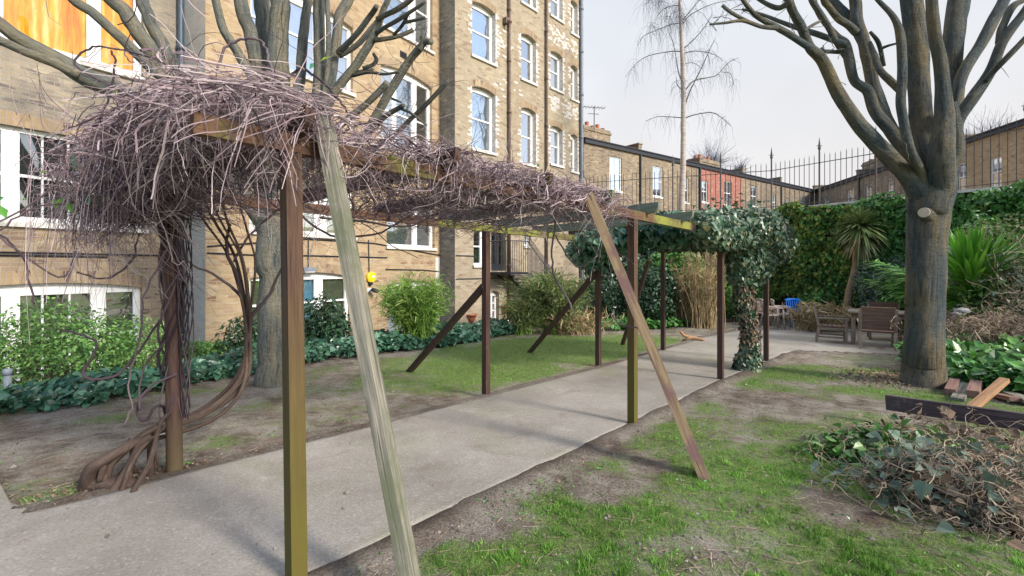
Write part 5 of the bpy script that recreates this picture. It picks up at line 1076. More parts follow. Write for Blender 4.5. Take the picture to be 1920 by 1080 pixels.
twigs(bi, [at(1245 + 30 * math.sin(k), -10 + 14 * (k % 5), BY) for k in range(12)], 260, 1.2, .0045, 'birch_twig', down=.6, K=9, spread=.3, name='hanging_twigs')
# distant bare trees behind the terrace
for px, py, Y, rr_, n, lb in [(1330, 300, 44, 2.2, 420, 'faint bare tree behind the red fronted house'), (1850, 262, 40, 2.6, 380, 'distant bare tree above the roofs right of the big tree'), (1388, 300, 46, 1.1, 90, 'small distant bare tree between chimney and railings')]:
    b = at(px, 420, Y); t = thing('distant_tree', lb, 'tree', tuple(b), group='distant bare trees'); m = MB(); m.tube([b, at(px, py + 20, Y)], [.25, .12], 7); part('trunk', m, 'bark', t)
    twigs(t, [at(px, py + 18, Y)], n, rr_ * 1.5, .02, 'birch_twig', K=7, spread=.8, up=.55, name='crown')

# cordyline palm
CY = 15.2
co = thing('cordyline_palm', 'cordyline palm with a curved bare trunk and spiky round head behind the table', 'palm', tuple(at(1588, 592, CY)))
m = MB(); limb(m, [(1585, 600, 9), (1587, 580, 7), (1592, 550, 6.5), (1602, 510, 6), (1606, 485, 6.5), (1611, 450, 9), (1614, 425, 6)], CY, CY, 10, .1, 5); part('trunk', m, 'palmbark', co, True)
hd = at(1614, 425, CY)
def spiky(par, c, n, L, mat, up, width=1, name='crown', K=6, grav=.9):
    d = rng.normal(0, 1, (n, 3)); d[:, 2] += up; d /= np.linalg.norm(d, axis=1)[:, None]; u = np.linspace(0, 1, K)
    l = L * rng.uniform(.7, 1.1, n); C = c + d * .06
    P = C[:, None] + d[:, None] * (u[None, :, None] * l[:, None, None]) - np.array([0, 0, 1]) * (grav * l[:, None, None] * (u[None, :, None] ** 2) * .35)
    s = np.cross(d, (0, 0, 1.)); s /= np.linalg.norm(s, axis=1)[:, None] + 1e-6; w = .028 * width * np.sin(np.pi * (.12 + .86 * u)) 
    V = np.concatenate([P - s[:, None] * w[None, :, None], P + s[:, None] * w[None, :, None]], 2).reshape(n, K, 2, 3)
    i = (np.arange(n)[:, None] * K + np.arange(K - 1)[None]).ravel() * 2; m = MB(); m.addnp(V.reshape(-1, 3), np.stack([i, i + 1, i + 3, i + 2], 1)); part(name, m, mat, par)
spiky(co, hd, 420, .95, 'cordy', .35); spiky(co, hd - (0, 0, .25), 130, .75, 'reed', -1.0, name='dead_skirt')
# phoenix palm fronds right of the big tree
def frond_palm(label, c, n, L, mat, seed, up=.8, rz=(0, 6.28)):
    rg = np.random.default_rng(seed); t = thing('fan_palm', label, 'palm', tuple(c)); 
    st = MB(); LF = MB(); c = np.array(c)
    for k in range(n):
        a = rg.uniform(*rz); el = rg.uniform(.7, 1.5) ; d = np.array([math.cos(a) * math.cos(el), math.sin(a) * math.cos(el), math.sin(el)]); l = L * rg.uniform(.7, 1.1)
        u = np.linspace(0, 1, 12)[:, None]; P = c + d * u * l + np.array([math.cos(a), math.sin(a), 0]) * (.35 * l * u ** 2) - np.array([0, 0, 1]) * (.28 * l * u ** 2.2)
        st.tube(P, np.linspace(.02, .004, 12), 4)
        m_ = 64; uu = np.linspace(.18, 1, m_) * 11; kk = np.minimum(uu.astype(int), 10); f = (uu - kk)[:, None]; Q = P[kk] * (1 - f) + P[kk + 1] * f; T = P[kk + 1] - P[kk]; T /= np.linalg.norm(T, axis=1)[:, None]
        s = np.cross(T, (0, 0, 1.)); s /= np.linalg.norm(s, axis=1)[:, None] + 1e-6; nrm = np.cross(s, T)
        for sg in (-1, 1): LF.leaves(Q, nrm, .40, 'long', .1, 0, fixdir=s * sg * .9 + T * .75 - np.array([0, 0, .15]))
    part('leaf_ribs', st, 'palm', t); part('fronds', LF, mat, t); return t
c = at(1800, 600, 10.8); frond_palm('green feathery palm right of the big tree trunk', gbase(c[0], 10.8) + (0, 0, .35), 60, 2.3, 'palm', 4, rz=(-1.3, 2.0))
c = at(1822, 520, 10.3); sp_ = thing('spiky_palm', 'tall upright bright green spiky palm close behind the right side of the big trunk', 'palm', tuple(gbase(c[0], 10.3)))
spiky(sp_, np.array([c[0], 10.3, 1.05]), 260, 1.5, 'palm', 1.9, 1.5, 'fronds', grav=.5); spiky(sp_, np.array([c[0] + .1, 10.25, .6]), 160, 1.2, 'palm', .9, 1.4, 'lower_fronds', grav=.9)
m = MB(); m.tube([gbase(c[0], 10.3) - (0, 0, .05), (c[0], 10.3, .5), (c[0], 10.3, 1.05)], [.14, .12, .1], 10, True, .15); part('trunk', m, 'palmbark', sp_, True)
# tangle of brown stems at the right edge
def tangle(name, label, cat, c, r, n, L, rad, mat, seed, K=10, sag=.06, up=.1, leaf=None, base=None, zfloor=None, curl=.35):
    rg = np.random.default_rng(seed); c = np.array(c, float); t = thing(name, label, cat, tuple(base if base is not None else c))
    P0 = c + rg.normal(0, .5, (n, 3)) * r; d = rg.normal(0, 1, (n, 3)) + (0, 0, up); d /= np.linalg.norm(d, axis=1)[:, None]; l = L * rg.uniform(.4, 1.2, n); pts = [P0]
    for k in range(K - 1):
        d = d + rg.normal(0, curl, (n, 3)) - np.array([0, 0, sag]) + (c - pts[-1]) / (np.array(r) * 9); d /= np.linalg.norm(d, axis=1)[:, None]; pts.append(pts[-1] + d * (l / K)[:, None])
    S = np.stack(pts, 1)
    fl = gz0(S[..., 0], S[..., 1]) + .01 + rg.uniform(0, .03, S.shape[:2]); S[..., 2] = np.maximum(S[..., 2], fl)
    m = MB(); m.strands(S, (rad * rg.uniform(.5, 1.3, n))[:, None] * np.linspace(1, .45, K)[None]); part('stems', m, mat, t)
    if leaf:
        k_, mt, sz, kd = leaf; P = S[rg.integers(0, n, k_), rg.integers(0, K, k_)] + rg.normal(0, .03, (k_, 3)); m = MB(); m.leaves(P, (0, 0, 1), sz, kd, .6, .2); part('leaves', m, mt, t)
    return t
c = at(1915, 520, 9.6); tangle('bramble_thicket', 'tall tangled thicket of brown bramble stems at the right edge', 'bramble', (c[0] + .3, 9.4, .9), (.9, .8, 1.0), 520, 1.5, .006, 'twig_tan', 3, sag=.04, up=.5, leaf=(2600, 'bush_grey', .08, 'oval'), base=gbase(c[0] + .3, 9.4))
c = at(1880, 590, 8.6); tangle('bramble_thicket', 'low heap of brown cut stems behind the green ivy', 'bramble', (c[0], 8.6, .35), (1.2, .7, .25), 600, 1.0, .006, 'twig_tan', 4, leaf=(900, 'deadleaf', .09, 'oval'), base=gbase(c[0], 8.6))
c = at(1850, 500, 12.2); shrub('shrub', 'mid green shrub between the palm and the railings', 'shrub', gbase(c[0], 12.2), (c[0], 12.2, 1.4), (1.1, .7, 1.5), 4500, .12, 'ivy_green', 'ivy', .7, 9, .3, 33, 16, .014)
c = at(1870, 560, 9.9); shrub('shrub', 'yellow green bush at the right behind the brown stems', 'shrub', gbase(c[0], 9.9), (c[0], 9.9, .7), (.8, .6, .8), 2600, .09, 'bush', 'oval', .7, 9, .3, 34, 16, .014)
c = at(1890, 430, 11.5); shrub('shrub', 'olive shrub below the railings at the right edge', 'shrub', gbase(c[0], 11.5), (c[0], 11.5, 1.6), (1.5, .8, 1.4), 5000, .10, 'bamboo_olive', 'oval', .7, 9, .3, 31, 20, .014)

# ---------------------------------------------------------------- pergola
def zt_(y): return -TILT * y                                     # garden fall
BB, BT_ = 2.13, 2.22                                             # beam underside and top above the fall line
def SP(s, t, h): p = ST(s, t); return np.array([p[0], p[1], zt_(p[1]) + h])
pg = thing('pergola', 'long weathered timber pergola with brown posts straddling the concrete path', 'pergola', (*ST(0, 0), zt_(A0[1])))
d3 = np.array([*DS, 0]); n3 = np.array([*DN, 0])
def post(s, t, mat='post', top=BB, w=.078, dx=0, dy=0, lab=None):
    p = ST(s, t); m = MB(); z0 = float(gz0(*p)) - .08
    m.bar((p[0] + dx, p[1] + dy, z0), (*p, zt_(p[1]) + top), w, w, side=d3); 
    return part('post', m, mat, pg, label=lab)
post(0, 0, 'post', dx=.035, dy=-.01, lab='nearest brown post turning mossy green towards its foot')
post(3.49, 0, 'post'); post(6.39, .1, 'rafter_dark'); post(8.63, .05, 'dark_brace'); post(7.47, .1, 'rafter_dark', 1.2)
m = MB(); p = ST(-.04, 2.08); zb = float(gz0(*p)); m.tube([(p[0] + .05, p[1] - .02, zb - .1), (p[0] + .045, p[1] - .02, zb + .05), (p[0] + .02, p[1], zb + 1.1), (p[0] - .03, p[1], zt_(p[1]) + BB)], [.058, .056, .054, .054], 14, True, .05); part('post', m, 'post_red', pg, True, label='reddish brown round post wrapped by the twisted vine')
post(3.34, 2.0, 'rafter_dark'); post(6.11, 2.05, 'dark_brace'); post(8.64, 2.04, 'dark_brace'); post(10.6, 2.1, 'dark_brace', 1.9) if False else None
def beamST(s0, s1, t, mat, h0=BB, h1=BT_, w=.05):
    m = MB(); K = 1
    m.bar(SP(s0, t, (h0 + h1) / 2), SP(s1, t, (h0 + h1) / 2), w, h1 - h0, side=n3); return part('beam', m, mat, pg)
beamST(-.42, 3.9, -.0, 'beam', w=.06); beamST(3.9, 4.95, .0, 'beam_green', w=.06); beamST(4.95, 9.3, .03, 'rafter_dark')
beamST(-.35, 2.6, 2.04, 'beam'); beamST(2.6, 9.2, 2.04, 'beam_green')
def rafter(s, mat, t0=-.17, t1=2.3, h=.11, w=.045):
    """cross rafter on the beams with rounded ends"""
    m = MB(); prof = []; b = BT_ - .012; N = 5
    for k in range(N + 1): a = math.pi / 2 * k / N; prof.append((t0 + .09 * (1 - math.sin(a)), b + .0 + h * .8 * (1 - math.cos(a))))
    right = [(t1 - (x - t0), z) for x, z in prof]
    poly = prof[::-1][::-1]
    outline = [(t0 + .09, b)] + [] 
    outline = [(x, z) for x, z in [(t0 + .09 * (1 - math.sin(math.pi / 2 * k / N)), b + h * .75 * (1 - math.cos(math.pi / 2 * k / N))) for k in range(N + 1)]]
    outline += [(t0, b + h), (t1, b + h)] + [(t1 - (x - t0), z) for x, z in outline[::-1]]
    V = [SP(s - w / 2, t, z) for t, z in outline] + [SP(s + w / 2, t, z) for t, z in outline]; n = len(outline)
    F_ = [list(range(n)), list(range(2 * n - 1, n - 1, -1))] + [[(k + 1) % n, k, k + n, (k + 1) % n + n] for k in range(n)]
    uv = [[(z * 1.0, t) for t, z in outline], [(z, t) for t, z in outline[::-1]]] + [[(0, outline[(k + 1) % n][0]), (0, outline[k][0]), (w, outline[k][0]), (w, outline[(k + 1) % n][0])] for k in range(n)]
    m.add(V, F_, uv); return part('rafter', m, mat, pg)
for k, s in enumerate([0.02, .95, 1.9, 2.82, 3.75, 4.66, 5.6, 6.5, 7.4, 8.3, 9.1]):
    rafter(s, 'rafter_dark' if s < 2.5 or s > 5 else 'rafter')
# leaning props
def prop(bx, by, top, w, h, mat, side, lab):
    g = gpt(bx, by); m = MB(); b = np.array([*g, float(gz0(*g)) - .06]); m.bar(b, top, w, h, side=side); return part('brace', m, mat, pg, label=lab)
o_ = -n3
def leanprop(foot, top, w, h, mat, lab, side):
    m = MB(); m.bar(foot, top, w, h, side=side); return part('brace', m, mat, pg, label=lab)
f1 = at(787, 1165, 2.11); f1[2] = float(gz0(f1[0], 2.11)) - .04; t1 = at(607, 226, 2.44)
leanprop(f1, t1, .105, .058, 'grey_plank', 'silver grey plank leaning against the near end of the pergola', d3 * .80 + n3 * .6)
m = MB(); dd = (t1 - f1); 
g2 = gpt(1322, 893); f2 = np.array([*g2, float(gz0(*g2)) - .03]); t2 = at(1104, 366, 4.12)
leanprop(f2, t2, .13, .08, 'worn_plank', 'worn brown and yellowish plank leaning on the middle of the pergola', d3 * .85 + n3 * .5)
for bx, by, tx, ty, tY, lb in [(763, 696, 908, 536, 6.2, 'dark brace from the lawn to the second left post'), (990, 660, 1117, 512, 8.28, 'dark brace from the lawn to the third left post'), (1166, 646, 1217, 488, 10.4, 'dark brace from the lawn to the fourth left post')]:
    g = gpt(bx, by); b = np.array([*g, float(gz0(*g)) - .05]); leanprop(b, at(tx, ty, tY), .075, .075, 'dark_brace', lb, d3)

# ---------------------------------------------------------------- bare climber over the near end of the pergola
cv = thing('bare_vine', 'leafless purple brown climber heaped in a tangled mass over the near end of the pergola', 'climbing plant', (*ST(0, 1.9), zt_(3.5)))
def vine_mass(n, cs, ct, ch, rs, rt, rh, L, rad, K, seed, out=.4, sag=.10, curl=.33, free=.04, hang=0.):
    rg = np.random.default_rng(seed)
    s = cs + rg.normal(0, .5, n) * rs; t = ct + rg.normal(0, .5, n) * rt; h = ch + np.abs(rg.normal(0, .5, n)) * rh
    P0 = np.stack([A0[0] + DS[0] * s + DN[0] * t, A0[1] + DS[1] * s + DN[1] * t, 0 * s], 1); P0[:, 2] = zt_(P0[:, 1]) + h
    d = rg.normal(0, 1, (n, 3)) * (1, 1, .45); c = np.array([*ST(cs, ct), 0]); r_ = P0 - c; r_[:, 2] = 0; r_ /= np.linalg.norm(r_, axis=1)[:, None] + 1e-6
    d = d + r_ * out; d /= np.linalg.norm(d, axis=1)[:, None]; l = L * rg.uniform(.35, 1.25, n); pts = [P0]; bend = rg.normal(0, .25, (n, 3))
    for k in range(K - 1):
        d = d + rg.normal(0, curl * .27, (n, 3)) + bend * (1 + .8 * math.sin(k * .9)) - np.array([0, 0, sag]); d /= np.linalg.norm(d, axis=1)[:, None]; pts.append(pts[-1] + d * (l / K)[:, None])
    S = np.stack(pts, 1); loose = (rg.uniform(0, 1, n) < free)[:, None]; jt = rg.uniform(.75, 1.25, n)[:, None]
    dx = S[..., 0] - A0[0]; dy = S[..., 1] - A0[1]; s = dx * DS[0] + dy * DS[1]; t = dx * DN[0] + dy * DN[1]; h = S[..., 2] + TILT * S[..., 1]
    def squash(v, lo, hi, k=.22): return np.where(v < lo, lo + (v - lo) * k, np.where(v > hi, hi + (v - hi) * k, v))
    s2 = squash(s, -.30 - .42 * (jt - .75) * 2 - .08 * (t < 1.2), 9); t2 = squash(t, -.13 * jt, 2.5)
    hm = np.interp(t2, [-.2, 0, .6, 1.2, 2.1, 2.6], [2.34, 2.40, 2.62, 2.78, 2.76, 2.5]); g = np.interp(s2, [-.8, -.5, -.25, 0, .4, .9, 1.6, 3], [-.3, .25, .75, 1, .85, .42, .25, .15]) * (.85 + .3 * (jt - .75))
    hx = 2.27 + (hm - 2.27) * g; lowb = np.where(s2 < -.2, 1.98 - .45 * np.clip((-.2 - s2) * 3, 0, 1) * (jt - .6), np.where(s2 > 1.2, 2.12, 2.03)) - hang; h2 = np.where(h > hx * 1, hx + (h - hx) * .2, h); h2 = np.where(h2 < lowb, lowb + (h2 - lowb) * .3, h2)
    s = np.where(loose, squash(s, -.8, 9), s2); t = np.where(loose, squash(t, -.22, 3.0), t2); h = np.where(loose, np.minimum(h, 3.1), h2)
    y = A0[1] + DS[1] * s + DN[1] * t; S = np.stack([A0[0] + DS[0] * s + DN[0] * t, y, -TILT * y + h], -1)
    return S, (rad * np.where(loose[:, 0], .7, np.where(rg.uniform(0, 1, n) < .05, 1.9, rg.uniform(.45, 1.15, n))))[:, None] * np.linspace(1, .55, K)[None]
def addvine(name, specs, mat):
    m = MB()
    for sp in specs: P, r = vine_mass(**sp); m.strands(P, r)
    return part(name, m, mat, cv)
# dense dark inner weave, light outer arching stems
addvine('inner_tangle', [
    dict(n=1250, cs=-.12, ct=1.25, ch=2.18, rs=.55, rt=1.3, rh=.42, L=.6, rad=.0036, K=12, seed=1, out=.1, sag=.03, curl=.6),
    dict(n=600, cs=-.3, ct=1.9, ch=1.95, rs=.4, rt=.6, rh=.3, L=.55, rad=.0034, K=12, seed=2, out=.2, sag=.08, curl=.6),
    dict(n=900, cs=1.5, ct=.55, ch=2.15, rs=1.3, rt=1.0, rh=.12, L=.6, rad=.0036, K=12, seed=3, out=.1, sag=.03, curl=.6),
    dict(n=450, cs=2.4, ct=1.6, ch=2.14, rs=1.6, rt=.9, rh=.08, L=.7, rad=.004, K=12, seed=4, out=.1, sag=.03, curl=.6, free=0.)], 'twig_dark')
addvine('outer_stems', [
    dict(n=1350, cs=-.15, ct=1.15, ch=2.38, rs=.5, rt=1.35, rh=.5, L=.62, rad=.0034, K=14, seed=11, out=.4, sag=.06, curl=.62),
    dict(n=950, cs=-.4, ct=1.6, ch=2.15, rs=.4, rt=.9, rh=.35, L=.65, rad=.0031, K=14, seed=12, out=.6, sag=.10, curl=.55),
    dict(n=800, cs=.8, ct=.10, ch=2.22, rs=1.1, rt=.3, rh=.16, L=.5, rad=.0034, K=14, seed=13, out=.3, sag=.08, curl=.65),
    dict(n=1000, cs=2.0, ct=.1, ch=2.2, rs=1.1, rt=.35, rh=.14, L=.5, rad=.0038, K=14, seed=14, out=.3, sag=.08, curl=.65),
    dict(n=240, cs=2.75, ct=.1, ch=2.2, rs=.45, rt=.35, rh=.12, L=.6, rad=.0034, K=14, seed=15, out=.4, sag=.10, curl=.6),
    dict(n=300, cs=-.1, ct=.12, ch=2.28, rs=.4, rt=.5, rh=.12, L=.55, rad=.0036, K=15, seed=16, out=.7, sag=.24, curl=.35, hang=.25)], 'twig')
addvine('hanging_shoots', [
    dict(n=300, cs=-.5, ct=1.9, ch=1.9, rs=.35, rt=.5, rh=.3, L=.85, rad=.0022, K=15, seed=21, out=.5, sag=.17, curl=.5, hang=.9, free=.1),
    dict(n=260, cs=-.5, ct=1.9, ch=2.05, rs=.35, rt=.8, rh=.4, L=.95, rad=.0026, K=15, seed=22, out=1.2, sag=.08, curl=.4, hang=.3, free=.5),
    dict(n=50, cs=.7, ct=1.9, ch=2.05, rs=.8, rt=.5, rh=.05, L=.8, rad=.0036, K=15, seed=23, out=.2, sag=.18, curl=.5, hang=.7),
    dict(n=50, cs=2.7, ct=.1, ch=2.1, rs=.4, rt=.3, rh=.05, L=.8, rad=.003, K=15, seed=24, out=.3, sag=.22, curl=.45, hang=.7)], 'twig')
# twisted trunk stems: rooted beside the path, rising past the round post into the canopy
def VP(px, py, Y): return at(px, py, Y)
tr = MB(); rg = np.random.default_rng(5)
main = [(190, 905, 3.42), (205, 862, 3.45), (262, 822, 3.55), (318, 800, 3.95), (385, 772, 4.12), (432, 735, 4.2), (458, 690, 4.22), (463, 630, 4.2), (458, 560, 4.15), (440, 480, 4.05), (405, 420, 3.9), (380, 370, 3.8)]
for k, (dx, dy, r0, r1, ex) in enumerate([(0, 0, .032, .010, 0), (8, 9, .026, .009, 30), (-4, -9, .022, .008, -25), (14, 16, .020, .008, 60), (5, 2, .018, .008, 12)]):
    pts = [VP(x + dx * (.4 + .6 * math.sin(i * 1.1 + k)) + (ex * max(0, i - 7) / 4), y + dy * (.5 + .5 * math.cos(i * .9 + k)), Y + .03 * math.sin(i + k * 2)) for i, (x, y, Y) in enumerate(main)]
    P = smoothpath(pts, 5); tr.tube(P, np.linspace(r0, r1, len(P)), 8, True, .34)
gb = lambda px, py: np.array([*gpt(px, py), float(gz0(*gpt(px, py))) - .03])
# fan of roots / stems down to the ground
for px, py, jx, jy, jY, r0 in [(175, 905, 265, 818, 3.55, .040), (205, 925, 262, 835, 3.5, .034), (225, 925, 275, 830, 3.52, .018), (240, 930, 300, 795, 3.6, .020), (282, 895, 280, 812, 3.6, .030), (262, 890, 250, 830, 3.56, .016), (210, 900, 310, 800, 3.7, .018), (300, 885, 283, 825, 3.62, .010)]:
    b = gb(px, py); j = VP(jx, jy, jY); mid = (b + j) / 2 + rg.normal(0, .02, 3) + (0, 0, .015); P = smoothpath([b, mid, j, j + (j - mid) * .25 + (.05, .02, .02)], 6); tr.tube(P, np.linspace(r0, r0 * .55, len(P)), 9, True, .36)
P = smoothpath([gb(170, 915) + (0, 0, .05), gb(205, 918) + (0, 0, .07), gb(245, 915) + (0, 0, .06), gb(262, 905)], 5); tr.tube(P, np.linspace(.06, .035, len(P)), 10, True, .25)
P = smoothpath([gb(160, 915), VP(172, 880, 3.4), VP(205, 858, 3.42), VP(255, 826, 3.5)], 6); tr.tube(P, np.linspace(.055, .028, len(P)), 10, True, .2)
part('trunk', tr, 'vinewood', cv, True)
sec = MB()
for pts in [[(462, 640, 4.2, 8), (475, 590, 4.2, 6), (500, 560, 4.15, 5), (520, 520, 4.1, 4), (560, 450, 3.9, 4)], [(458, 560, 4.15, 6), (445, 520, 4.1, 6), (425, 470, 4.0, 5), (430, 420, 3.9, 4)], [(462, 600, 4.2, 6), (455, 560, 4.2, 5), (410, 520, 4.1, 4), (350, 490, 4.0, 3), (300, 440, 3.9, 3)],
            [(440, 490, 4.05, 5), (460, 450, 4.0, 4), (500, 410, 3.9, 3.5), (540, 380, 3.7, 3)], [(318, 798, 3.95, 5), (300, 760, 3.7, 4), (268, 790, 3.65, 4), (258, 760, 3.62, 3), (282, 730, 3.6, 3)],
            [(330, 700, 3.68, 4), (270, 735, 3.6, 4), (262, 770, 3.6, 3), (270, 690, 3.6, 3), (310, 640, 3.6, 3)], [(300, 600, 3.68, 3), (235, 690, 3.5, 4), (180, 712, 3.4, 4.5), (155, 700, 3.4, 4.5), (172, 672, 3.4, 4), (178, 640, 3.4, 3.5), (140, 625, 3.4, 3), (112, 620, 3.4, 3)],
            [(232, 800, 3.5, 3), (248, 760, 3.5, 2.5), (240, 720, 3.5, 2.5), (262, 640, 3.5, 3), (270, 560, 3.5, 3), (310, 470, 3.5, 2.5)], [(145, 470, 3.3, 2), (120, 520, 3.3, 3), (60, 490, 3.2, 3), (20, 460, 3.1, 3), (-20, 430, 3.1, 3)],
            [(0, 440, 3.2, 3), (40, 480, 3.2, 3), (55, 530, 3.2, 3), (64, 570, 3.2, 2.5)], [(145, 510, 3.3, 2.5), (200, 522, 3.35, 3), (245, 490, 3.4, 3), (260, 440, 3.4, 2.5)], [(1010, 330, 4.3, 3), (1040, 400, 4.35, 3), (1035, 470, 4.4, 3), (1040, 520, 4.4, 3), (1065, 560, 4.4, 3), (1073, 585, 4.4, 2.5)],
            [(1040, 440, 4.3, 2.5), (1080, 500, 4.3, 2.5), (1120, 480, 4.2, 2)], [(1210, 615, 3.9, 2.2), (1180, 612, 4.0, 2.5), (1158, 605, 4.1, 2.5), (1150, 580, 4.2, 2)],
            [(140, 380, 3.0, 3), (60, 390, 2.8, 3), (0, 430, 2.7, 3), (-40, 450, 2.6, 3)], [(250, 330, 3.1, 3), (140, 330, 2.9, 3.2), (40, 395, 2.7, 3.2), (-30, 430, 2.6, 3)], [(300, 260, 3, 3), (200, 210, 2.9, 2.5), (150, 230, 2.8, 2.5), (110, 250, 2.8, 2)],
            [(230, 300, 3.2, 3), (190, 240, 3.2, 3), (205, 180, 3.2, 3), (215, 120, 3.2, 3), (208, 95, 3.2, 3)], [(290, 200, 3.2, 3), (150, 130, 3.1, 3), (160, 95, 3.1, 3), (200, 88, 3.1, 3), (290, 110, 3.1, 3), (330, 135, 3.1, 2.5)], [(408, 130, 2.9, 3.5), (422, 90, 2.9, 4), (450, 75, 2.9, 4), (488, 76, 2.9, 4), (502, 105, 2.85, 4), (512, 140, 2.8, 4), (512, 190, 2.75, 3.5), (520, 225, 2.7, 3)],
            [(520, 160, 2.8, 4), (560, 130, 2.8, 4), (590, 142, 2.75, 4), (625, 175, 2.7, 3.5), (650, 210, 2.7, 3)], [(640, 250, 2.7, 3), (700, 230, 2.8, 3), (760, 260, 2.9, 3), (810, 300, 2.9, 2.5)], [(560, 400, 3.6, 4), (620, 440, 3.7, 4), (700, 440, 3.8, 3.5), (770, 405, 3.9, 3)], [(600, 410, 3.6, 4), (680, 415, 3.7, 4), (760, 425, 3.8, 3), (820, 400, 3.9, 3)]]:
    L = np.array([[*at(x, y, Y), r * Y / F] for x, y, Y, r in pts]); S = smoothpath(L, 5); sec.tube(S[:, :3] + rg.normal(0, .004, (len(S), 3)), np.maximum(S[:, 3] * .6, .002), 6)
# stems winding round the post
pp = ST(-.04, 2.08)
for k in range(7):
    th = np.linspace(k, k + rg.uniform(5, 10), 40); z = np.linspace(rg.uniform(.25, .7), rg.uniform(1.7, 2.05), 40); rr_ = .068 + .012 * np.sin(th * 1.7 + k)
    sec.tube(np.stack([pp[0] + rr_ * np.cos(th), pp[1] + rr_ * np.sin(th), z + 0 * th], 1), .006 + .004 * (k % 3) / 2, 6)
for k in range(10): 
    z = np.linspace(.3 + .1 * rg.random(), 2.1, 14); sec.tube(np.stack([pp[0] + .08 + .03 * np.sin(z * 5 + k) + .012 * k * .5, pp[1] + .03 * np.cos(z * 4 + k) + 0 * z, z], 1), .005, 5)
part('climbing_stems', sec, 'twig_dark', cv, True)
m = MB(); L_ = []
for px, py, Y in [(40, 375, 2.9), (8, 370, 2.9), (100, 375, 2.95), (118, 370, 2.95), (107, 392, 2.95), (128, 378, 2.95), (86, 324, 2.95), (136, 307, 3.0), (165, 303, 3.0), (170, 365, 3.0), (194, 368, 3.0), (135, 290, 2.95), (600, 115, 2.75), (588, 118, 2.75), (1012, 312, 3.9), (215, 180, 3.2), (163, 282, 3.0), (0, 385, 2.8)]: L_.append(at(px, py, Y))
m.leaves(np.array(L_), (0, -1, .3), .062, 'oval', .35, .3); part('leaves', m, 'vineleaf', cv)

# ivy over the far end
iv = thing('pergola_ivy', 'dense evergreen ivy heaped over the far end of the pergola and trailing down one post', 'ivy', (*ST(7.4, .1), zt_(8)))
def ivypts(n, s, t, h, rs, rt, rh, seed):
    P, N = blob_points(n, (0, 0, 0), (1, 1, 1), seed, 9); c = SP(s, t, h); 
    return c + P[:, :1] * rs * d3 + P[:, 1:2] * rt * n3 + P[:, 2:] * np.array([0, 0, rh]), N[:, :1] * d3 + N[:, 1:2] * n3 + N[:, 2:] * np.array([0, 0, 1])
m = MB()
for a in [(420, 7.6, .2, 2.45, 1.9, 1.0, .62, 11), (260, 6.3, .0, 2.35, 1.3, .55, .5, 12), (13000, 7.9, .15, 2.35, 1.55, .75, .48, 1), (7500, 7.4, 1.0, 2.28, 1.3, 1.0, .32, 2), (2600, 8.9, .1, 2.2, .8, .6, .55, 5), (1500, 7.7, .0, 1.75, .6, .42, .35, 6), (6500, 6.2, .0, 2.22, 1.15, .42, .34, 8)]:
    P, N = ivypts(*a); m.leaves(P, N + (0, 0, .35), .072, 'ivy', .5, .9)
part('foliage', m, 'ivy_mass', iv)
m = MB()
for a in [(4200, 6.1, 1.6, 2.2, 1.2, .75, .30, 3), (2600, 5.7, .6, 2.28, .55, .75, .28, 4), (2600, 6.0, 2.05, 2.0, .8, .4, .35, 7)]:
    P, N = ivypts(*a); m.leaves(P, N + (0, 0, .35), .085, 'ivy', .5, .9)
part('foliage', m, 'ivy_blue', iv, label='bluish ivy on the left of the mass')
# trailing column
m = MB(); n = 8200; h = rng.uniform(0.05, 2.1, n); rad = .125 + .035 * np.sin(h * 7 + .5) + .035 * np.sin(h * 3 + 2) + .09 * (h > 1.45) ; keep = rng.uniform(0, 1, n) < np.where((h > .85) & (h < 1.5), .55, 1); th = rng.uniform(0, 2 * math.pi, n)
c0 = ST(7.47, .06); off = .06 * np.sin(h * 3.3); rr_ = rad * rng.uniform(.55, 1.1, n)
P = np.stack([c0[0] + rr_ * np.cos(th) + off, c0[1] + rr_ * np.sin(th), zt_(c0[1]) + h], 1)[keep]; N = np.stack([np.cos(th), np.sin(th), 0 * th], 1)[keep]
m.leaves(P, N + (0, 0, .2), .075, 'ivy', .5, .9); part('trailing_foliage', m, 'ivy_mass', iv)
m = MB(); n = 1100; h = rng.uniform(.35, 1.85, n); th = rng.uniform(0, 6.28, n); P = np.stack([c0[0] + .15 * np.cos(th) + .06 * np.sin(h * 3.3) + .02, c0[1] + .15 * np.sin(th), zt_(c0[1]) + h], 1); m.leaves(P, np.stack([np.cos(th), np.sin(th), 0 * th], 1), .07, 'oval', .6, .9); part('dead_leaves', m, 'deadleaf', iv)
m = MB()
for k in range(9):
    z = np.linspace(-.05, 2.3, 16); a = k * .7; m.tube(np.stack([c0[0] + .07 * np.cos(a + z * 2) + .05 * np.sin(z * 3.3), c0[1] + .07 * np.sin(a + z * 2), zt_(c0[1]) + z], 1), .03, 7, True, .2)
part('trunk', m, 'vinewood', iv, True)

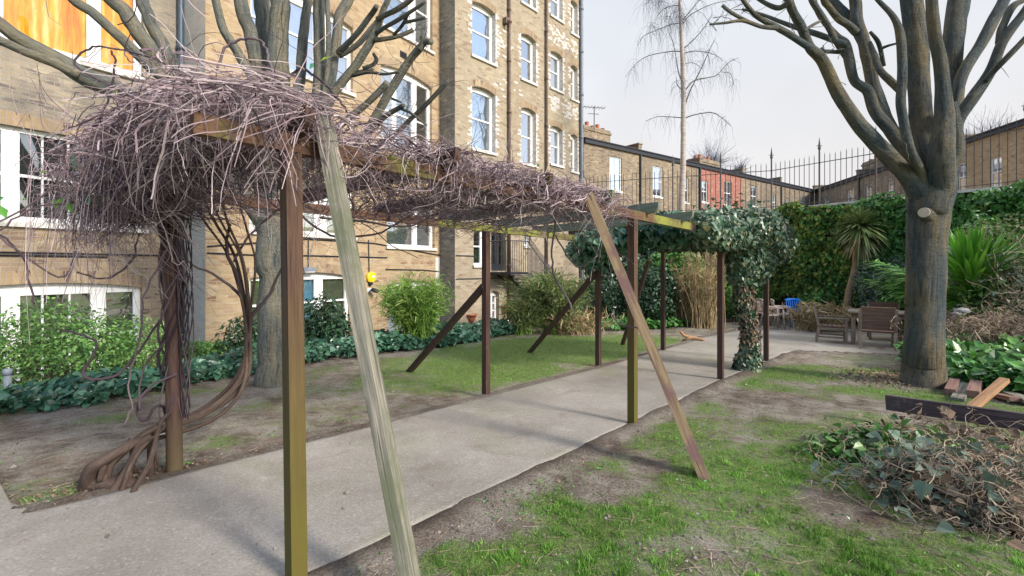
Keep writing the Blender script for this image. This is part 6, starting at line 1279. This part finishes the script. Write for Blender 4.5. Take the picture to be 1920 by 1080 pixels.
# ---------------------------------------------------------------- patio furniture
def garden_chair():
    t = thing('garden_chair', 'x', 'chair'); W_, D, SH, BH = .58, .52, .42, .92
    m = MB()
    for k in range(6): y = -D / 2 + .045 + k * .086; m.bar((-W_ / 2 + .04, y, SH), (W_ / 2 - .04, y, SH), .072, .02, side=(0, 1, 0))
    m.bar((-W_ / 2 + .05, -D / 2 + .02, SH - .05), (W_ / 2 - .05, -D / 2 + .02, SH - .05), .025, .07, side=(0, 1, 0)); part('seat', m, 'teak', t, local=True)
    m = MB(); 
    for k in range(6): z = SH + .07 + k * .078; y = D / 2 - .02 + (z - SH) * .18; m.bar((-W_ / 2 + .05, y, z), (W_ / 2 - .05, y, z), .07, .018, side=(0, .18, 1))
    m.bar((-W_ / 2 + .03, D / 2 - .02 + .5 * .18, SH + .53), (W_ / 2 - .03, D / 2 - .02 + .5 * .18, SH + .53), .08, .03, side=(0, .18, 1)); part('backrest', m, 'teak', t, local=True)
    for sx in (-1, 1):
        m = MB(); m.bar((sx * (W_ / 2 - .03), -D / 2 + .02, 0), (sx * (W_ / 2 - .03), -D / 2 + .02, .62), .05, .05); part('leg', m, 'teak_grey', t, local=True)
        m = MB(); m.bar((sx * (W_ / 2 - .025), D / 2 + .03, 0), (sx * (W_ / 2 - .025), D / 2 - .02, SH), .05, .045); m.bar((sx * (W_ / 2 - .025), D / 2 - .02, SH - .02), (sx * (W_ / 2 - .025), D / 2 + .075, BH + .02), .05, .04); part('leg', m, 'teak_grey', t, local=True)
        m = MB(); m.bar((sx * (W_ / 2 - .02), -D / 2 - .04, .635), (sx * (W_ / 2 - .02), D / 2 + .05, .635), .07, .025); part('armrest', m, 'teak_grey', t, local=True)
        m = MB(); m.bar((sx * (W_ / 2 - .03), -D / 2 + .04, .36), (sx * (W_ / 2 - .03), D / 2, .36), .022, .06); m.bar((sx * (W_ / 2 - .03), -D / 2 + .04, .15), (sx * (W_ / 2 - .03), D / 2, .15), .022, .04); part('side_rail', m, 'teak_grey', t, local=True)
    return t
ch = garden_chair(); ch.scale = (1.15, 1.1, .92); q = gpt(1644, 654); G = 'wooden armchairs round the patio table'
zg = lambda x, y: float(gz0(x, y)) + .02
ch.location = (q[0], q[1], zg(*q)); ch.rotation_euler = (0, 0, R(146)); tag(ch, 'brown slatted armchair with its back to the viewer at the near side of the table', group=G)
for px, Y, rz, lb in [(1560, 11.55, 58, 'wooden armchair at the left end of the table, turned sideways'), (1658, 12.0, -34, 'pale wooden armchair on the far side of the table'), (1738, 11.3, -40, 'wooden armchair behind the big tree trunk at the far side of the table')]:
    c = at(px, 500, Y); dup(ch, (c[0], Y, zg(c[0], Y)), R(rz), lb, G)
tb = thing('garden_table', 'long grey brown slatted wooden table on the patio behind the big tree', 'table', (8.86, 10.82, zg(8.86, 10.82)))
m = MB(); 
for k in range(9): m.bar((-1.05, -.42 + k * .105, .73), (1.05, -.42 + k * .105, .73), .094, .03, side=(0, 1, 0))
part('tabletop', m, 'teak_grey', tb, local=True)
m = MB(); m.bar((-.98, -.4, .665), (.98, -.4, .665), .025, .09, side=(0, 1, 0)); m.bar((-.98, .4, .665), (.98, .4, .665), .025, .09, side=(0, 1, 0)); m.bar((-.98, -.38, .665), (-.98, .38, .665), .025, .09); m.bar((.98, -.38, .665), (.98, .38, .665), .025, .09); part('apron', m, 'teak', tb, local=True)
for sx in (-1, 1):
    for sy in (-1, 1): m = MB(); m.bar((sx * .95, sy * .36, 0), (sx * .95, sy * .36, .71), .085, .085); part('leg', m, 'teak_grey', tb, local=True)
tb.rotation_euler = (0, 0, R(-36))
def plastic_chair():
    t = thing('plastic_chair', 'x', 'chair'); m = MB()
    # dished seat
    def sheet(f, nu, nv, th=.012):
        V = np.array([[f(u, v) for v in np.linspace(0, 1, nv)] for u in np.linspace(0, 1, nu)]).reshape(-1, 3); i = (np.arange(nu - 1)[:, None] * nv + np.arange(nv - 1)[None]).ravel()
        mm = MB(); mm.addnp(V, np.stack([i, i + 1, i + nv + 1, i + nv], 1)); mm.addnp(V - (0, 0, th), np.stack([i, i + nv, i + nv + 1, i + 1], 1)); return mm
    part('seat', sheet(lambda u, v: ((u - .5) * .46, (v - .5) * .44, .42 - .02 * (1 - (2 * u - 1) ** 2) - .02 * v), 7, 5), 'bluepl', t, local=True)
    b = MB(); N = 7
    for k in range(N):
        x = (k - (N - 1) / 2) * .062; pts = [(x, .20 - .0 * x * x, .42), (x * 1.05, .25 - .5 * x * x, .6), (x * 1.05, .30 - .8 * x * x, .80)]; b.tube(smoothpath(pts, 3), [.016] * 7, 6)
    pts = [((k / 8 - .5) * .46, .305 - .8 * ((k / 8 - .5) * .46) ** 2, .80 + .03 * (1 - (k / 4 - 1) ** 2)) for k in range(9)]
    for z in (0, .03): b.tube([(x, y, zz + z) for x, y, zz in pts], .024, 6)
    part('backrest', b, 'bluepl', t, True, local=True)
    for sx in (-1, 1):
        a = MB(); a.tube(smoothpath([(sx * .24, .24, .62), (sx * .27, .1, .64), (sx * .27, -.15, .64), (sx * .26, -.21, .6)], 4), .022, 6); part('armrest', a, 'bluepl', t, True, local=True)
        for y0, y1 in ((-.2, -.24), (.2, .27)):
            l = MB(); l.tube([(sx * .235, y0, .62 if y0 < 0 else .42), (sx * .25, (y0 + y1) / 2, .3), (sx * .27, y1, 0)], [.028, .026, .022], 6); part('leg', l, 'bluepl', t, True, local=True)
    return t
pc = plastic_chair(); q = gpt(1493, 613); pc.location = (q[0], q[1], zg(*q)); pc.rotation_euler = (0, 0, R(-8)); tag(pc, 'bright blue plastic armchair facing the viewer on the patio', group='plastic armchairs on the patio')
beige = []
for px, py, rz, lb in [(1466, 614, 70, 'grubby white plastic armchair beside the blue one'), (1449, 617, 80, 'grubby white plastic armchair in the middle of its row'), (1440, 611, 95, 'grubby white plastic armchair nearest the ivy clad post')]:
    q = gpt(px, py); o = dup(pc, (q[0], q[1], zg(*q)), R(rz), lb, 'plastic armchairs on the patio')
    for c in o.children:
        c.data = c.data.copy(); c.data.materials[0] = MT['beigepl']
# bollard light
q = gpt(14, 748); bo = thing('bollard_light', 'short grey bollard light standing in the ivy at the left edge', 'garden light', (*q, float(gz0(*q)))); m = MB()
m.tube([(0, 0, -.1), (0, 0, .36)], .04, 16); part('post', m, 'bollard', bo, True, local=True); m = MB(); m.tube([(0, 0, .36), (0, 0, .43), (0, 0, .44)], [.047, .047, .03], 16); part('cap', m, 'pipe_grey', bo, True, local=True)

# ---------------------------------------------------------------- timber and cuttings on the right
a = at(1662, 754, 5.0); b = at(1925, 792, 4.15); a[2] = max(a[2], float(gz(np.array([a[0]]), np.array([a[1]]))[0]) + .08); dv = b - a; b = a + dv * 1.25
m = MB(); m.bar(a, b, .045, .15); solo('loose_beam', m, 'purple_beam', 'long dark weathered beam lying on edge across the pile of cuttings', 'beam', loc=tuple(a))
for (x0, y0, x1, y1, w, h, mt, lb) in [
    (1781, 742, 1797, 712, .11, .09, 'red_plank', 'short reddish timber offcut nearest the big tree'), (1795, 752, 1816, 722, .13, .04, 'grey_plank', 'short pale grey board between two reddish offcuts'),
    (1824, 748, 1836, 715, .12, .10, 'red_plank', 'short thick reddish offcut in the middle of the timber pile'), (1868, 745, 1905, 760, .12, .05, 'red_plank', 'short reddish board behind the fresh plank'), (1893, 742, 1935, 765, .14, .04, 'grey_plank', 'pale grey board at the right end of the timber pile')]:
    g0, g1 = gpt(x0, y0), gpt(x1, y1); p0 = np.array([*g0, float(gz(g0[:1], g0[1:])[0]) + h * .5]); p1 = np.array([*g1, float(gz(g1[:1], g1[1:])[0]) + h * .5 + .04]); m = MB(); m.bar(p0, p1, w, h); solo('timber_offcut', m, mt, lb, 'timber', 'timber offcuts by the big tree', loc=tuple(p0))
g0 = gpt(1822, 772); p0 = np.array([*g0, float(gz(g0[:1], g0[1:])[0]) + .05]); p1 = at(1884, 712, 5.75); m = MB(); m.bar(p0, p1, .09, .05); solo('fresh_plank', m, 'new_plank', 'fresh orange brown plank propped diagonally over the short offcuts', 'plank', loc=tuple(p0))
for px, py, r_, lb in [(1805, 583, .10, 'grey stone at the foot of the green palm'), (1794, 588, .07, 'small grey stone left of the larger one')]:
    c = at(px, py, 9.2); m = MB(); th, ph = np.meshgrid(np.arange(10) / 10 * 2 * math.pi, np.linspace(.15, math.pi - .15, 7)); V = np.stack([np.cos(th) * np.sin(ph) * 1.4, np.sin(th) * np.sin(ph), np.cos(ph) * .6], -1).reshape(-1, 3); V = V * (1 + .4 * (fbm3(V * 1.5 + px) - .5))[:, None] * r_ + c
    i = (np.arange(6)[:, None] * 10 + np.arange(10)[None]); j = (np.arange(6)[:, None] * 10 + (np.arange(10)[None] + 1) % 10); m.addnp(V, np.stack([i, j, j + 10, i + 10], -1).reshape(-1, 4)); m.add(V[:10], [list(range(10))]); solo('stone', m, 'rock', lb, 'stone', 'stones by the palm', smooth=True, loc=tuple(c))
q = gpt(1790, 935); tangle('cuttings_heap', 'big heap of tangled vine cuttings and wilting leaves on the grass at the right', 'heap of cuttings', (q[0] + .12, q[1], float(gz0(*q)) + .07), (.66, .42, .20), 1250, .55, .004, 'twig_tan', 8, K=12, sag=.04, leaf=(1100, 'bush_grey', .08, 'ivy'), base=(*q, float(gz0(*q))), curl=.5)
q = gpt(1885, 985); tangle('cuttings_heap', 'nearer brown part of the heap of cuttings at the right edge', 'heap of cuttings', (q[0] + .1, q[1] + .05, float(gz0(*q)) + .08), (.42, .3, .18), 800, .45, .0036, 'twig_tan', 9, K=12, sag=.04, leaf=(520, 'deadleaf', .065, 'ivy'), base=(*q, float(gz0(*q))), curl=.5)
q = gpt(1680, 858); tangle('leafy_cuttings', 'trail of cut ivy with pale green leaves on the lawn left of the heap', 'cut ivy', (q[0], q[1], float(gz0(*q)) + .04), (.62, .34, .08), 330, .45, .0045, 'twig_tan', 10, sag=.06, leaf=(1500, 'ivy_green', .075, 'ivy'), base=(*q, float(gz0(*q))))
q = gpt(1785, 845); tangle('leafy_cuttings', 'dry brown crest of cuttings just below the loose beam', 'cut ivy', (q[0], q[1], float(gz0(*q)) + .07), (.7, .3, .12), 420, .42, .0045, 'twig_tan', 13, sag=.06, leaf=(500, 'deadleaf', .07, 'ivy'), base=(*q, float(gz0(*q))))
g0 = gpt(1295, 640); m = MB(); m.tube(smoothpath([(g0[0] - .25, g0[1], zg(*g0) + .22), (g0[0] - .15, g0[1], zg(*g0) + .12), (g0[0] + .1, g0[1], zg(*g0) + .06), (g0[0] + .3, g0[1] - .1, zg(*g0) + .02)], 5), .035, 8, True, .2); m.tube([(g0[0] - .2, g0[1] + .02, zg(*g0)), (g0[0] + .05, g0[1] - .05, zg(*g0) + .1)], .025, 7, True, .2); solo('fallen_branch', m, 'new_plank', 'short broken pale branch lying at the edge of the path', 'branch', smooth=True, loc=(*g0, 0))

# ---------------------------------------------------------------- grass blades, fallen leaves and bits on the ground
def scatter(n, x0, x1, y0, y1, seed):
    rg = np.random.default_rng(seed); u = rg.uniform(0, 1, n); y = (y0 ** -1 + u * (y1 ** -1 - y0 ** -1)) ** -1; x = rg.uniform(x0, x1, n) * y; return x, y, rg
x, y, rg = scatter(620000, -1.12, 1.12, 1.7, 15, 5)
tf = turf(x, y); ip = inpath(x, y); dL = (x - PL.p[0]) * PL.n[0] + (y - PL.p[1]) * PL.n[1]
clump = fbm2(x, y, 16, 3)
k = (rg.uniform(0, 1, len(x)) < np.clip((tf - .30) * 2.0, 0, 1) * np.clip((clump - .38) * 6, .16, 1)) & (ip < -.02) & (dL > 2.0)
x, y, tf = x[k], y[k], tf[k]; n = len(x); print('blades', n)
P = np.column_stack([x, y, gz(x, y) - .008]); sz = (.009 + .014 * tf + .022 * np.clip(clump[k] - .52, 0, .3) * 3) * (1 + .08 * y)
m = MB(); m.leaves(P, rg.normal(0, 1, (n, 3)) * (1, 1, .1), sz, 'blade', .1, 0, fixdir=np.array([0, 0, 1.]) + rg.normal(0, .45, (n, 3)) * (1, 1, .2)); solo('grass', m, 'grass', 'patchy green lawn grass on both sides of the path', 'grass', kind='stuff')
x, y, rg = scatter(9000, -1.12, 1.12, 1.8, 13, 9); ip = inpath(x, y); dens = (1 - sstep(-ip, .03, .5)) * 1.0 + .10; 
heapd = np.minimum(np.hypot(x - gpt(1680, 665)[0], y - gpt(1680, 665)[1]) / .9, np.hypot(x - gpt(1740, 850)[0], y - gpt(1740, 850)[1]) / 1.0); dens = np.where(heapd < 1, .9, dens); dLb = (x - PL.p[0]) * PL.n[0] + (y - PL.p[1]) * PL.n[1]; dens = np.where((dLb > 2.6) & (dLb < 3.5), .6, dens)
k = (rg.uniform(0, 1, len(x)) < dens * .6) & (ip < -.0); x, y = x[k], y[k]; n = len(x)
m = MB(); m.leaves(np.column_stack([x, y, gz(x, y) + .008]), (0, 0, 1), .022 * (1 + .05 * y), 'oval', .35, 0); solo('fallen_leaves', m, 'deadleaf', 'small brown fallen leaves scattered on the soil', 'fallen leaves', kind='stuff')
x, y, rg = scatter(1500, -1.1, 1.1, 1.8, 9, 12); ip = inpath(x, y); k = (ip < .1) ; x, y = x[k], y[k]; n = len(x); K = 5
a = rg.uniform(0, 6.28, n); l = rg.uniform(.03, .16, n); u = np.linspace(-.5, .5, K)
S = np.stack([x[:, None] + np.cos(a)[:, None] * l[:, None] * u, y[:, None] + np.sin(a)[:, None] * l[:, None] * u, 0 * x[:, None] + 0 * u], -1) + rg.normal(0, .003, (n, K, 3)); S[..., 2] = gz(S[..., 0], S[..., 1]) + .006
m = MB(); m.strands(S, .0016); solo('ground_twigs', m, 'twig_tan', 'short dry twigs strewn over the lawn and soil', 'twigs', kind='stuff')

# small weeds, clods of earth and pebbles
x, y, rg = scatter(26000, -1.1, 1.1, 1.8, 12, 21); ip = inpath(x, y); w = fbm2(x, y, 2.6); dens = (w > .53) * (1 - sstep(-ip, .1, .9)) * .5 + (fbm2(x, y, 5) > .62) * .25
k = (rg.uniform(0, 1, len(x)) < dens) & (ip < -.01); x, y = x[k], y[k]; n = len(x); m = MB(); m.leaves(np.column_stack([x, y, gz(x, y) + rg.uniform(.0, .03, n)]), (0, -.2, 1), .02 * (1 + .05 * y), 'oval', .5, 0)
solo('weeds', m, 'ivy_green', 'small broad leaved weeds along the path edges and in the lawn', 'weeds', kind='stuff')
x, y, rg = scatter(30000, -1.1, 1.1, 1.8, 11, 22); ip = inpath(x, y); k = ((ip < -.01) & (rg.uniform(0, 1, len(x)) < (.08 + .5 * (1 - sstep(-ip, .0, .4))) * (fbm2(x, y, 3) > .42))) | ((ip > 0) & (rg.uniform(0, 1, len(x)) < .004)); x, y, ip = x[k], y[k], ip[k]; n = len(x)
oc = np.array([(1, 0, 0), (0, 1, 0), (-1, 0, 0), (0, -1, 0), (0, 0, .7), (0, 0, -.5)]); of = np.array([(0, 1, 4), (1, 2, 4), (2, 3, 4), (3, 0, 4), (1, 0, 5), (2, 1, 5), (3, 2, 5), (0, 3, 5)])
s_ = rg.gamma(2.0, .0032, n) + .003; V = np.column_stack([x, y, np.where(ip > 0, gz0(x, y) + .024, gz(x, y) + .002)])[:, None] + oc[None] * s_[:, None, None] * rg.uniform(.6, 1.3, (n, 6, 1)); m = MB(); m.addnp(V.reshape(-1, 3), (of[None] + (np.arange(n) * 6)[:, None, None]).reshape(-1, 3))
solo('gravel', m, 'clod', 'crumbs of earth and small stones on the soil beside the path', 'gravel', kind='stuff')

# leaf litter heaped round the vine roots
rg = np.random.default_rng(77); c_ = gpt(285, 895); n = 900; q = c_ + rg.normal(0, 1, (n, 2)) @ np.array([[.30, .18], [-.05, .10]]); k = inpath(q[:, 0], q[:, 1]) < 0; q = q[k]
m = MB(); m.leaves(np.column_stack([q, gz(q[:, 0], q[:, 1]) + rg.uniform(.0, .03, len(q))]), (0, 0, 1), .03, 'oval', .6, 0); solo('root_litter', m, 'deadleaf', 'reddish brown leaf litter round the twisted vine roots', 'leaf litter', kind='stuff')

c_ = gpt(1690, 712); n = 1500; q = c_ + rg.normal(0, 1, (n, 2)) * (.42, .34) ; m = MB(); m.leaves(np.column_stack([q, gz(q[:, 0], q[:, 1]) + rg.uniform(.0, .035, n)]), (0, -.2, 1), .05, 'oval', .6, 0); solo('trunk_litter', m, 'deadleaf', 'brown dead leaves gathered round the foot of the big tree', 'leaf litter', kind='stuff')
